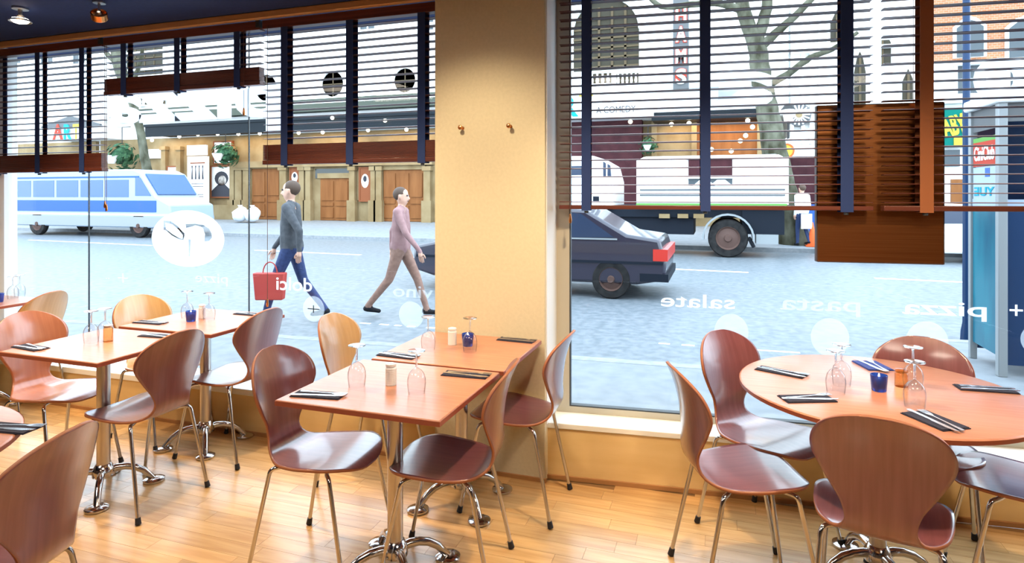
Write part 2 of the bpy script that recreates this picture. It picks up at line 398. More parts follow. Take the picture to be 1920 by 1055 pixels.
# left window: butt jointed panes
YG = 3.40
w1 = empty('window_1', (0, 0, 0), kind='structure')
xs = [-5.47, at(167, 400, YG).x, at(467, 400, YG).x, -1.507]
for a, b_ in zip(xs[:-1], xs[1:]):
    MB().box(a + .003, b_ - .003, YG - .005, YG + .005, .285, 2.70).build('glass_pane', M['glass'], w1)
for x in xs[1:3]: MB().box(x - .0017, x + .0017, YG - .006, YG + .006, .285, 2.70).build('pane_joint', M['gasket'], w1)
MB().box(-5.47, -5.42, YG - .03, YG + .03, .285, 2.70).build('window_frame', M['white'], w1)
MB().box(-1.53, -1.507, YG - .02, YG + .02, .285, 2.70).build('window_frame', M['frame'], w1)
# right window, framed
w2 = empty('window_2', mtx=MR, kind='structure')
GX0 = atR(1069, 500, .20)[0]
fb = MB().box(-.03, GX0, .17, .23, .30, 2.70).box(GX0, 4.8, .17, .23, .30, .335).box(GX0 + .006, 4.8, .172, .21, .335, .342, 1).box(GX0 - .0, GX0 + .007, .172, .21, .335, 2.7, 1)
fb.build('window_frame', [M['frame'], M['gasket']], w2)
MB().box(GX0 + .006, 4.8, .195, .205, .34, 2.70).build('glass_pane', M['glass'], w2)

# ---- lettering and film on the glass (seen from inside, so reversed)
def lettL(s, u0, v0, u1, v1, name, m=None, bold=.008, text=None):
    p0 = at(u0, v1, YG - .007); p1 = at(u1, v0, YG - .007); um = (u0 + u1) / 2
    z0 = at(um, v1, YG - .007).z; z1 = at(um, v0, YG - .007).z
    o = fit_text(s, p0.x, p1.x, z0, z1, YG - .0075, True, .0015, bold).build(name, m or M['vinyl'], w1); return o
def lettR(s, u0, v0, u1, v1, name, m=None, bold=.008, mirror=True):
    um = (u0 + u1) / 2; ly = .193
    x0, x1 = atR(u0, v0, ly)[0], atR(u1, v0, ly)[0]; z0, z1 = atR(um, v1, ly)[1], atR(um, v0, ly)[1]
    return fit_text(s, x0, x1, z0, z1, ly - .0005, mirror, .0015, bold).build(name, m or M['vinyl'], w2)
tag(lettL('pizza', 196, 148, 527, 251, 'window_lettering', bold=.032), 'big white reversed word on the left window')
tag(lettL('dolci', 518, 520, 585, 545, 'window_lettering'), 'small white reversed word dolci low on the glass')
tag(lettL('vino', 737, 536, 812, 558, 'window_lettering', M['frost']), 'small reversed word beside the pillar')
tag(lettL('pizze', 366, 513, 427, 536, 'window_lettering', M['frost']), 'small pale reversed word under the big white disc')
lettL('+', 221, 512, 240, 530, 'window_lettering', M['frost'], 0)
tag(lettR('o', 1824, 108, 1925, 190, 'window_lettering', bold=.015), 'big white letter o at the right')
tag(lettR('f', 1613, -30, 1688, 196, 'window_lettering', bold=.0, mirror=False), 'tall white letter behind the blind, above the copper panel')
tag(lettR('a', 1330, 134, 1450, 201, 'window_lettering', bold=.03), 'big white letter a before the tree trunk')
tag(lettR('salate', 1239, 552, 1378, 577, 'window_lettering'), 'small white reversed word salate')
tag(lettR('pasta', 1463, 560, 1613, 592, 'window_lettering', M['frost']), 'small pale reversed word pasta')
tag(lettR('pizza', 1692, 566, 1850, 600, 'window_lettering', bold=.012), 'small white reversed word whose p stands on the teal kiosk')
lettR('+', 1893, 571, 1918, 592, 'window_lettering', M['vinyl'], 0)
def circ(cx, cz, rx, rz, n=40, a0=0, a1=2 * math.pi): return [(cx + rx * math.cos(a0 + (a1 - a0) * i / n), cz + rz * math.sin(a0 + (a1 - a0) * i / n)) for i in range(n + (0 if a1 - a0 > 6.2 else 1))]
def holed(outer, holes, y, depth, mtx=None):
    """flat plate with holes, from a filled 2-D curve"""
    cu = bpy.data.curves.new('c', 'CURVE'); cu.dimensions = '2D'; cu.fill_mode = 'BOTH'; cu.extrude = depth / 2
    for pl in [outer] + holes:
        sp = cu.splines.new('POLY'); sp.points.add(len(pl) - 1); sp.use_cyclic_u = True
        for i, p in enumerate(pl): sp.points[i].co = (p[0], p[1], 0, 1)
    ob = bpy.data.objects.new('c', cu); C.objects.link(ob); dg = bpy.context.evaluated_depsgraph_get(); dg.update()
    me = bpy.data.meshes.new_from_object(ob.evaluated_get(dg)); bpy.data.objects.remove(ob); bpy.data.curves.remove(cu)
    mb = MB().add([(v.co.x, y - v.co.z, v.co.y) for v in me.vertices], [tuple(p.vertices) for p in me.polygons]); bpy.data.meshes.remove(me)
    return mb
c0 = at(351, 447, YG - .007); rr = (at(419, 447, YG - .007).x - at(283, 447, YG - .007).x) / 2; rz = 53 / F * 4.0 * 1.06
kx, kz = rr / 68, (at(351, 394, YG).z - at(351, 500, YG).z) / 106
def dk(u, v): return (c0.x + (u - 351) * kx, c0.z - (v - 447) * kz)
spoon_o = [dk(*p) for p in [(306, 414), (320, 415), (333, 424), (342, 434), (346, 437), (346, 442), (344, 450), (336, 449), (322, 442), (311, 433), (306, 432)]]
spoon_i = [dk(*p) for p in [(309, 418), (311, 430), (324, 440), (337, 447), (342, 448), (343, 441), (335, 431), (323, 421)]]
fork = [dk(*p) for p in [(348, 420), (366, 419), (381, 421), (392, 428), (396, 436), (397, 444), (392, 450), (383, 452), (383, 447), (384, 438), (382, 433), (381, 428), (376, 424), (366, 422), (361, 424), (349, 427)]]
slot = [dk(*p) for p in [(353, 448), (358, 449), (357, 466), (356, 480), (354, 480), (354, 464)]]
t = holed(circ(c0.x, c0.z, rr, 53 * kz), [spoon_o, fork, slot], YG - .0075, .0015)
t2 = holed(spoon_i, [], YG - .0075, .0015); t.add(t2.v, t2.f)
tag(t.build('round_window_film', M['frostbig'], w1), 'large white disc with spoon and fork cut out')
def discL(u, v, ru, rv, plus=True):
    c = at(u, v, YG - .008); k = at(u + 1, v, YG).x - at(u, v, YG).x; kz = at(u, v - 1, YG).z - at(u, v, YG).z
    o = MB().prism(circ(c.x, c.z, ru * k, rv * kz), YG - .0085, YG - .007).build('round_window_film', M['frost'], w1)
    if plus: MB().box(c.x - 11 * k, c.x + 11 * k, YG - .0095, YG - .0087, c.z - .9 * kz, c.z + .9 * kz).box(c.x - .9 * k, c.x + .9 * k, YG - .0095, YG - .0087, c.z - 7 * kz, c.z + 7 * kz).build('plus_mark', M['gasket'], w1)
discL(588, 579, 20, 24); discL(771, 590, 23, 25, False)
def discR(u, v, ru, rv):
    x, z = atR(u, v, .193); k = atR(u + 1, v, .193)[0] - x; kz = atR(u, v - 1, .193)[1] - z
    MB().prism(circ(x, z, ru * k, rv * kz), .1915, .193).build('round_window_film', M['frost'], w2)
for u, v, a, b_ in ((1371, 622, 32, 34), (1556, 632, 36, 36), (1738, 640, 40, 38), (1940, 636, 27, 26)): discR(u, v, a, b_)

# ---- venetian blinds
def blind(mtx, x0, x1, y, zt, zs, zb, tapes, pitch, label, cords=(), head=True, hs=.055):
    r_ = empty('venetian_blind', mtx=mtx @ Matrix.Translation((0, y, 0)), label=label, cat='blind', group='slatted blinds hanging at the windows')
    if head: MB().box(x0 - .003, x1 + .003, -.03, .03, zt - .002, zt + hs).build('headrail', M['blind'], r_, bevel=.003)
    if head: MB().box(x1 - .02, x1 + .006, -.036, .036, zt + .012, zt + hs + .004).build('bracket', M['gasket'], r_)
    n = int((zt - zs) / pitch); me = None
    for i in range(n):
        z = zt - pitch * (i + .7)
        if z < zs + .012: break
        if me is None:
            s_ = MB(); sec = [(-.025, -.002), (-.012, .0012), (.012, .0012), (.025, -.002), (.025, -.0045), (.012, -.0015), (-.012, -.0015), (-.025, -.0045)]
            s_.prism(sec, x0, x1, 'x'); me = s_.mesh('slat', M['blind'])
        link('slat', me, r_).location = (0, 0, z)
    if zs - zb > .06:
        st = MB(); z = zb + .03; k = 0
        while z < zs - .003: st.box(x0, x1, -.025 + .001 * (k % 2), .025, z, z + .0045); z += .0058; k += 1
        tag(st.build('slat_stack', M['blind'], r_), kind='stuff')
        MB().box(x0 - .004, x1 + .004, -.027, .027, zb, zb + .028).build('bottom_rail', M['blind'], r_, bevel=.003)
    else: MB().box(x0 - .002, x1 + .002, -.026, .026, zb, zs).build('bottom_rail', M['blind'], r_, bevel=.003)
    for (xt, tw) in tapes:
        t_ = MB().box(xt - tw / 2, xt + tw / 2, -.0295, -.0275, zb - .004, zt).box(xt - tw / 2, xt + tw / 2, .0275, .0295, zb - .004, zt).box(xt - tw / 2, xt + tw / 2, -.0295, .0295, zb - .0075, zb - .004)
        t_.build('ladder_tape', M['lit_tape'] if abs(tw - .059) < 1e-6 else M['tape'], r_)
        MB().lathe([(.011, -.012), (.012, 0)], 10, (xt, -.012, zb - .009)).build('tape_clip', M['gasket'], r_)
    for (xc, zl) in cords:
        MB().tube([(xc, -.038, zt + .01), (xc, -.038, zl)], .0018, 5).build('pull_cord', M['cord'], r_)
        MB().lathe([(.004, zl + .005), (.009, zl - .03), (.007, zl - .045)], 10, (xc, -.038, 0)).build('cord_toggle', M['hook'], r_)
    return r_
YB = 3.30
X = lambda u: at(u, 200, YB).x
Z = lambda u, v: at(u, v, YB).z
blind(MI, X(-45), X(196), YB, 2.60, Z(75, 290), Z(75, 323), [(X(2), .05), (X(77), .05), (X(160), .05)], .0455, 'slatted wooden blind at the left end of the left window, lowered most')
blind(MI, X(201), X(491), YB, 2.60, Z(338, 139), Z(338, 170), [(X(238), .05), (X(338), .05), (X(450), .05)], .0455, 'middle slatted wooden blind of the left window, raised highest', cords=[(X(209), Z(209, 384)), (X(206), Z(206, 378)), (X(465), Z(465, 205))])
blind(MI, X(498), -1.515, YB, 2.60, Z(650, 268), Z(650, 306), [(X(538), .05), (X(660), .05), (X(794), .05)], .0455, 'slatted wooden blind of the left window next to the cream pillar', cords=[(X(509), Z(509, 560))])
XR = lambda u, v=385: atR(u, v, .09)[0]
ZR = lambda u, v: atR(u, v, .09)[1]
blind(MR, XR(1050), XR(1634), .09, 2.60, ZR(1300, 385), ZR(1300, 393), [(XR(1100), .05), (XR(1322), .05), (XR(1585), .058)], .0452, 'large slatted blind left of the copper panel edge, over the parked truck', cords=[(XR(1071), ZR(1071, 402))])
blind(MR, XR(1655), XR(1655) + 1.25, .09, 2.60, ZR(1800, 386), ZR(1800, 396), [(XR(1733), .059), (XR(1655) + .95, .058)], .0452, 'slatted blind at the right edge, over the teal kiosk')

# ---- copper panel hanging behind the right blinds
px0, pz0 = atR(1533, 489, .15); px1, _ = atR(1769, 490, .15); _, pz1 = atR(1640, 196, .15)
pn = empty('copper_panel', mtx=MR @ Matrix.Translation((px0, .15, pz0)), label='brushed copper panel hanging behind the right blinds', cat='panel')
W_, H_ = px1 - px0, pz1 - pz0
MB().box(0, W_, 0, .004, 0, H_).build('copper_sheet', M['copper'], pn)
MB().box(-.006, 0, -.002, .034, -.003, H_ + .002).box(W_, W_ + .004, -.002, .034, -.003, H_ + .002).box(0, W_, -.002, .034, -.005, 0).box(0, W_, -.002, .034, H_, H_ + .004).build('edge_frame', M['copperdark'], pn)
for x in (.12, W_ - .12): MB().tube([(x, .03, H_), (x, .03, 2.70 - pz0)], .0025, 6).build('hanging_wire', M['steel'], pn)

# ---- coat hooks on the pillar
for u, v, lb in ((868, 240, 'small copper coat hook on the pillar, left one'), (958, 237, 'small copper coat hook on the pillar, right one')):
    p = at(u, v, 3.135)
    h = empty('coat_hook', p, label=lb, cat='hook', group='coat hooks on the pillar')
    MB().lathe([(.009, 0), (.009, -.004), (.005, -.006), (.0045, -.03), (.011, -.034), (.013, -.041), (.010, -.048), (.003, -.051)], 14, axis='y').build('peg', M['hook'], h)
# ---- ceiling spots in view
p = atz(38, 44, 2.60)
s_ = empty('ceiling_spotlight', (p.x, p.y, ZC), label='lit ceiling spotlight nearest the left edge', cat='light', group='spotlights on the navy ceiling')
MB().lathe([(.045, 0), (.045, -.012), (.012, -.014), (.012, -.05)], 18).build('mount', M['steel'], s_)
MB().lathe([(.018, -.05), (.03, -.06), (.062, -.088), (.060, -.09), (.028, -.065), (.012, -.058)], 24, close=True).build('reflector', M['steel'], s_)
MB().ball((0, 0, -.080), .048, 14, (1, 1, .45)).build('bulb', mat('spot_bulb', (1, .8, .6), .4, emit=(1, .82, .62), es=30), s_)
p = atz(186, 34, 2.60)
s_ = empty('ceiling_spotlight', (p.x, p.y, ZC), label='tilted ceiling spotlight with an open gimbal ring, the right one', cat='light', group='spotlights on the navy ceiling')
MB().lathe([(.035, 0), (.035, -.01), (.008, -.012), (.008, -.06)], 18).build('mount', M['steel'], s_)
tl = Matrix.Translation((0, 0, -.085)) @ Matrix.Rotation(R(38), 4, 'X') @ Matrix.Rotation(R(30), 4, 'Y')
MB().lathe([(.040, -.025), (.045, -.02), (.045, .02), (.040, .025), (.037, .02), (.037, -.02), (.040, -.025)], 22, close=True).xf(tl).build('gimbal_ring', M['hook'], s_)
MB().lathe([(.012, .03), (.030, -.01), (.028, -.012), (.010, .025)], 18, close=True).xf(tl).build('reflector', M['steel'], s_)
MB().ball((0, 0, 0), .013, 10).xf(tl).build('bulb', mat('spot_bulb_small', (1, .8, .6), .4, emit=(1, .82, .62), es=14), s_)

# ================================================================ chairs
def catmull(P, n):
    out = []; m_ = len(P)
    for i in range(m_ - 1):
        p0, p1, p2, p3 = P[max(i - 1, 0)], P[i], P[i + 1], P[min(i + 2, m_ - 1)]
        for k in range(n):
            t = k / n
            out.append(tuple(.5 * ((2 * b) + (-a + c) * t + (2 * a - 5 * b + 4 * c - d) * t * t + (-a + 3 * b - 3 * c + d) * t ** 3) for a, b, c, d in zip(p0, p1, p2, p3)))
    out.append(P[-1]); return out
PROF = [(.225, .424), (.185, .446), (.10, .450), (.0, .441), (-.09, .437), (-.15, .443), (-.192, .468), (-.210, .510), (-.216, .565), (-.221, .63), (-.230, .70), (-.250, .775), (-.268, .82), (-.288, .862)]
WID = [.205, .206, .208, .203, .182, .143, .110, .096, .112, .154, .192, .211, .218, .220]
def make_shell():
    P = catmull([(a, b_, w_) for (a, b_), w_ in zip(PROF, WID)], 4)
    ln = [0]
    for i in range(1, len(P)): ln.append(ln[-1] + math.hypot(P[i][0] - P[i - 1][0], P[i][1] - P[i - 1][1]))
    T = ln[-1]; NT = 14; rows = []
    # resample with rounded ends
    N = 60
    for j in range(N + 1):
        q = j / N; q = .6 * (.5 - .5 * math.cos(math.pi * q)) + .4 * q
        q = max(0.002, min(.998, q)); d = q * T
        i = max(k for k in range(len(ln)) if ln[k] <= d); i = min(i, len(P) - 2); t = (d - ln[i]) / (ln[i + 1] - ln[i])
        x, z, wd = [P[i][k] * (1 - t) + P[i + 1][k] * t for k in range(3)]
        wid = wd
        ea, eb = .15, .19
        if d < ea: wid *= math.sqrt(max(0, 1 - ((ea - d) / ea) ** 2))
        if T - d < eb: wid *= math.sqrt(max(0, 1 - ((eb - (T - d)) / eb) ** 2))
        dx, dz = P[i + 1][0] - P[i][0], P[i + 1][1] - P[i][1]; q_ = math.hypot(dx, dz)
        rows.append((x, z, max(wid, .004), (dz / q_, -dx / q_), d))
    vs = []; uv = []; fs = []
    for (x, z, wd, nr, d) in rows:
        back = max(0, min(1, (z - .47) / .1)); 
        for k in range(NT + 1):
            s_ = -1 + 2 * k / NT; s_ = math.sin(s_ * math.pi / 2) * .6 + s_ * .4
            y = s_ * wd; c = (1.15 * back + .35 * (1 - back)) * y * y
            # dish: edges curl to the front of the back and upward on the seat
            vs.append((x + (c if back > 0 else 0) * back - 0, y, z + (1 - back) * c * .8)); uv.append((y, d))
    for j in range(len(rows) - 1):
        for k in range(NT):
            a = j * (NT + 1) + k; fs.append((a, a + 1, a + NT + 2, a + NT + 1))
    me = bpy.data.meshes.new('shell'); me.from_pydata(vs, [], fs)
    ul = me.uv_layers.new(name='uv')
    for p in me.polygons:
        p.use_smooth = True
        for li in p.loop_indices: ul.data[li].uv = uv[me.loops[li].vertex_index]
    return me
def make_chair():
    r_ = empty('dining_chair')
    me = make_shell(); me.materials.append(M['shell']); me.materials.append(M['ply'])
    o = link('shell', me, r_); sd = o.modifiers.new('thickness', 'SOLIDIFY'); sd.thickness = .011; sd.offset = 0; sd.material_offset_rim = 1
    for sx in (1, -1):
        for sy in (1, -1):
            top = (.05 * sx, .05 * sy, .421); kn = (.115 * sx, .150 * sy, .424); ft = (.222 * sx, .195 * sy, .02)
            d = (Vector(ft) - Vector((.14 * sx, .168 * sy, .37))).normalized()
            k2 = Vector((.150 * sx, .172 * sy, .36))
            pts = [Vector(top)] + bez(kn, Vector(kn) + Vector((.028 * sx, .022 * sy, .0)), k2 - d * .045, k2, 7) + [Vector(ft)]
            lg = MB().tube(pts, .0085, 10).build('leg', M['chrome'], r_)
            e = Vector(ft); MB().tube([e + d * -.012, e + d * .016 + Vector((0, 0, 0))], [.0115, .0135], 12).build('rubber_foot', M['rubber'], lg)
    MB().lathe([(.0, .420), (.075, .420), (.08, .426), (.075, .431)], 20, (0, 0, 0)).build('mounting_plate', M['steel'], r_)
    return r_
G_CH = 'moulded plywood dining chairs'
chairs = [
 ('c8', -1.56, 2.19, 0, 'shell', 'red-brown moulded chair left of the front square table, seat shining pale'),
 ('c9', -1.035, 2.275, 188, 'shell', 'red-brown moulded chair right of the front square table, seen side on'),
 ('c10', -.945, 2.90, 180, 'shell', 'red-brown moulded chair between the pillar table and the right window'),
 ('c11', .093, 2.557, 20, 'shell', 'moulded chair left of the round table, seen side on with bluish shining seat'),
 ('c12', .21, 2.965, -42, 'shell', 'moulded chair by the sill behind the left rim of the round table'),
 ('c13', .83, 3.035, -104, 'shell', 'moulded chair behind the round table with only its rounded top showing'),
 ('c14', .52, 2.345, 77, 'shell', 'dark red moulded chair in front of the round table, its broad back towards us'),
 ('c15', 1.09, 2.78, 172, 'shell', 'moulded chair cut by the right edge, only its seat showing'),
 ('c5', -2.745, 2.335, 178, 'shell', 'red-brown moulded chair right of the left square table, back towards us'),
 ('c6', -2.74, 2.93, 180, 'shell', 'moulded chair right of the bright table by the left window'),
 ('c7', -1.765, 2.91, 2, 'oak', 'golden moulded chair left of the table that touches the pillar'),
 ('c4', -3.35, 3.0, -8, 'oak', 'golden moulded chair behind the bright window table, only its rounded top showing'),
 ('c3', -4.58, 2.93, 192, 'oak', 'golden moulded chair at the far left, its back towards us'),
 ('c2', -3.43, 2.40, 0, 'rust', 'orange-brown moulded chair left of the left square table, seat shining white'),
 ('c1', -2.005, 1.18, 195, 'shell', 'large red-brown moulded chair in the lower left corner of the photo'),
]
proto = make_chair(); shells = {}
base_me = [c for c in proto.children if c.name.startswith('shell')][0].data
for k in ('oak', 'rust'):
    shells[k] = base_me.copy(); shells[k].materials[0] = M[k]
shells['shell'] = base_me
CH = {}
for i, (key, x, y, a, ven, lb) in enumerate(chairs):
    o = proto if i == 0 else copy_tree(proto)
    o.location = (x, y, 0); o.rotation_euler = (0, 0, R(a)); tag(o, lb, 'chair', G_CH)
    for ch in o.children:
        if ch.name.startswith('shell'): ch.data = shells[ven]
    CH[key] = o

# ================================================================ tables
TT = .755
def table_base(r_, arm=.225, rot=45):
    MB().lathe([(.031, .10), (.031, TT - .03)], 22).build('pole', M['steel'], r_)
    MB().lathe([(.034, .066), (.050, .075), (.052, .105), (.036, .135), (.031, .138)], 22).build('hub', M['chrome'], r_)
    MB().box(-.15, .15, -.15, .15, TT - .03, TT - .0225).build('top_plate', M['iron'], r_)
    for k in range(4):
        a = R(rot + 90 * k); c, s_ = math.cos(a), math.sin(a)
        pts = [(c * q, s_ * q, z) for q, z in [(.03, .100), (.06, .106), (.10, .104), (.14, .092), (.18, .066), (.205, .036), (arm, .012)]]
        am = MB().tube(pts, [.019, .018, .017, .0165, .016, .0155, .014], 12).build('base_arm', M['chrome'], r_)
        MB().lathe([(.048, 0), (.052, .004), (.052, .012), (.040, .018), (.014, .021)], 22, (c * arm, s_ * arm, 0)).build('foot_disc', M['chrome'], am)
def square_table(x, y, sx, sy, lb, rot=45):
    r_ = empty('dining_table', (x, y, 0), 0, lb, 'table', 'square cherry topped tables')
    MB().box(-sx / 2, sx / 2, -sy / 2, sy / 2, TT - .0225, TT).build('tabletop', M['table'], r_, bevel=.004)
    e = .0008
    MB().box(-sx / 2 - e, sx / 2 + e, -sy / 2 - e, -sy / 2, TT - .021, TT - .004).box(-sx / 2 - e, sx / 2 + e, sy / 2, sy / 2 + e, TT - .021, TT - .004).box(-sx / 2 - e, -sx / 2, -sy / 2, sy / 2, TT - .021, TT - .004).box(sx / 2, sx / 2 + e, -sy / 2, sy / 2, TT - .021, TT - .004).build('edge_band', M['tedge'], r_)
    table_base(r_, rot=rot); return r_
def round_table(x, y, rad, lb, rot):
    r_ = empty('round_dining_table', (x, y, 0), 0, lb, 'table', 'round cherry topped tables')
    MB().lathe([(rad - .012, TT - .024), (rad, TT - .018), (rad, TT - .005), (rad - .004, TT - .001), (rad - .008, TT)], 72).build('tabletop', M['table'], r_)
    MB().lathe([(rad + .0008, TT - .018), (rad + .0008, TT - .004)], 72, close=True).build('edge_band', M['tedge'], r_)
    table_base(r_, rot=rot); return r_
square_table(-1.228, 2.19, .675, .60, 'square cherry table in front, two chairs and a white shaker on it')
square_table(-1.207, 2.815, .655, .60, 'square cherry table against the cream pillar')
square_table(-3.0, 2.33, .655, .57, 'square table on the left with shining pale top')
square_table(-2.97, 2.965, .68, .60, 'square table by the left window, top blown white by daylight')
square_table(-5.0, 2.92, .65, .58, 'square table cut by the left edge by the window')
round_table(.603, 2.764, .515, 'round cherry table at the right with five settings', 20)
round_table(-2.5, 1.04, .49, 'round table whose rim shows at the lower left edge', 45)

# ================================================================ things on the tables
def wine_glass_proto():
    r_ = empty('wine_glass')
    MB().lathe([(.0315, 0), (.034, .02), (.036, .04), (.035, .058), (.030, .075), (.021, .088), (.010, .096), (.0042, .100), (.0038, .104)], 28, close=True).build('bowl', M['wine'], r_)
    MB().lathe([(.0040, .102), (.0036, .12), (.0038, .150), (.006, .158)], 14).build('stem', M['solidglass'], r_)
    MB().lathe([(.006, .157), (.020, .1605), (.0335, .1625), (.034, .164), (.0335, .1655), (.001, .166)], 28, close=True).build('foot', M['solidglass'], r_)
    return r_
def cutlery(kind, parent):
    if kind == 'fork':
        mb = MB(); out = [(-.095, -.005), (-.09, -.0075), (-.02, -.0035), (.035, -.003), (.055, -.011), (.06, -.012), (.06, .012), (.055, .011), (.035, .003), (-.02, .0035), (-.09, .0075), (-.095, .005)]
        mb.prism(out, 0, .0022, 'z')
        for k in range(4): y = -.0105 + .007 * k; mb.box(.06, .098, y - .0017, y + .0017, .0004, .0026)
    else:
        mb = MB(); out = [(-.105, -.006), (-.10, -.008), (.0, -.006), (.005, -.009), (.07, -.0105), (.098, -.003), (.105, .006), (.0, .006), (-.10, .008), (-.105, .006)]
        mb.prism(out, 0, .0022, 'z')
    return mb.build(kind, M['cutlery'], parent)
GLS = 'upturned wine glasses on the tables'; SET = 'folded napkins with knife and fork'
wg = wine_glass_proto(); first = [True]
def glass(u, v, lb):
    p = atz(u, v, TT); o = wg if first[0] else copy_tree(wg); first[0] = False
    o.location = (p.x, p.y, TT); tag(o, lb, 'glass', GLS)
nfirst = {}
def setting(u, v, rz, lb, m='napkin', fr=4, kr=-5, w_=.20, d_=.075):
    """a folded paper napkin, with its knife and fork as two more things lying on it"""
    p = atz(u, v, TT)
    n_ = empty('napkin', (p.x, p.y, TT), R(rz), 'folded ' + ('blue' if m == 'bluenapkin' else 'dark navy') + ' napkin ' + lb, 'napkin', SET)
    MB().box(-w_ / 2, w_ / 2, -d_ / 2, d_ / 2, .0, .003).build('lower_fold', M[m], n_, bevel=.001)
    MB().box(-w_ / 2 + .004, w_ / 2 - .003, -d_ / 2 + .002, d_ / 2 - .004, .0031, .006).build('upper_fold', M[m], n_, bevel=.001)
    q = Matrix.Translation((p.x, p.y, TT + .0063)) @ Matrix.Rotation(R(rz), 4, 'Z')
    f_ = cutlery('fork', None); f_.matrix_world = q @ Matrix.Translation((.012, .014, 0)) @ Matrix.Rotation(R(fr), 4, 'Z'); tag(f_, 'steel fork on the napkin ' + lb, 'fork', SET)
    k_ = cutlery('knife', None); k_.matrix_world = q @ Matrix.Translation((.006, -.016, 0)) @ Matrix.Rotation(R(kr), 4, 'Z'); tag(k_, 'steel knife on the napkin ' + lb, 'knife', SET)
def shaker(u, v, lb, m='ceramic', capm='ceramic', r=.0225, h=.088):
    p = atz(u, v, TT); o = empty('shaker', (p.x, p.y, TT), 0, lb, 'shaker', 'shakers and jars on the tables')
    pr = [(r * .95, 0), (r, .004)]
    for i in range(8): z = .008 + i * (h - .03) / 8; pr += [(r, z), (r * .965, z + .0022), (r, z + .0045)]
    pr += [(r, h - .02), (r * .80, h - .014)]
    MB().lathe(pr, 22).build('body', M[m], o)
    MB().lathe([(r * .80, h - .014), (r * .95, h - .012), (r * .95, h - .003), (r * .6, h)], 22).build('cap', M[capm], o)
def candle(u, v, lb):
    p = atz(u, v, TT); o = empty('candle_holder', (p.x, p.y, TT), 0, lb, 'candle holder', 'blue glass candle holders')
    MB().lathe([(.024, 0), (.026, .003), (.031, .062), (.0285, .063), (.0235, .012), (.001, .011)], 26, close=True).build('glass_cup', M['blueglass'], o)
    MB().lathe([(.019, .012), (.019, .046), (.001, .048)], 18).build('candle', M['wax'], o)
    MB().lathe([(.001, .049), (.0035, .055), (.0022, .062), (.0003, .068)], 10, close=True).build('flame', M['flame'], o)
# front table
setting(597, 741, 8, 'at the left corner of the front table', fr=-2, kr=6)
setting(873, 703, 3, 'at the right end of the front table', fr=5, kr=-4)
glass(669, 724, 'upturned wine glass left of the white shaker on the front table'); glass(781, 737, 'upturned wine glass right of the white shaker on the front table')
shaker(733, 721, 'white ribbed shaker in the middle of the front table')
# pillar table
setting(746, 667, -4, 'on the left of the pillar table'); setting(968, 638, -3, 'on the right of the pillar table', fr=0, kr=0)
glass(803, 656, 'upturned wine glass on the pillar table, before the window edge'); glass(881, 659, 'upturned wine glass in front of the blue candle on the pillar table')
shaker(848, 646, 'pale ribbed shaker with glassy top on the pillar table'); candle(877, 648, 'blue candle holder on the pillar table')
# left table
setting(57, 652, -6, 'on the left table, at its left side', fr=-8, kr=3)
setting(296, 630, 5, 'on the left table, by the chair back')
glass(171, 642, 'upturned clear wine glass on the left table'); shaker(203, 640, 'small amber jar on the left table', 'amber', 'steel'); glass(197, 636, 'upturned wine glass behind the amber jar on the left table')
# window table
setting(282, 605, 3, 'on the left of the bright window table', fr=-6, kr=5); setting(468, 589, 0, 'on the right of the bright window table')
candle(358, 602, 'blue candle holder on the bright window table'); glass(351, 596, 'upturned wine glass behind the blue candle of the window table')
shaker(379, 597, 'pale shaker on the bright window table', r=.02); glass(392, 600, 'upturned wine glass right of the shaker on the window table')
# far left table
candle(-2, 566, 'blue candle holder at the far left edge'); glass(24, 560, 'upturned wine glass on the far left table, left one'); glass(37, 556, 'upturned wine glass on the far left table, right one')
# round table
setting(1464, 698, -25, 'at the left rim of the round table', fr=6, kr=-4)
setting(1513, 748, 22, 'at the near left of the round table', fr=10, kr=-6, w_=.19, d_=.085)
setting(1636, 686, -74, 'at the far side of the round table', 'bluenapkin', fr=176, kr=6, w_=.15, d_=.11)
setting(1752, 789, -60, 'at the near side of the round table', fr=172, kr=-4, w_=.17, d_=.11)
setting(1848, 730, 4, 'at the right side of the round table', fr=184, kr=186)
glass(1567, 737, 'nearer upturned wine glass of the left pair on the round table'); glass(1578, 722, 'farther upturned wine glass of the left pair on the round table')
glass(1715, 763, 'nearest upturned wine glass on the round table'); glass(1712, 728, 'upturned wine glass beside the amber jar on the round table')
candle(1648, 732, 'blue candle holder in the middle of the round table'); shaker(1690, 724, 'low amber glass jar on the round table', 'amber', 'amber', r=.024, h=.07)
# corner table
setting(16, 803, 8, 'on the round table at the lower left edge', fr=8, kr=3)

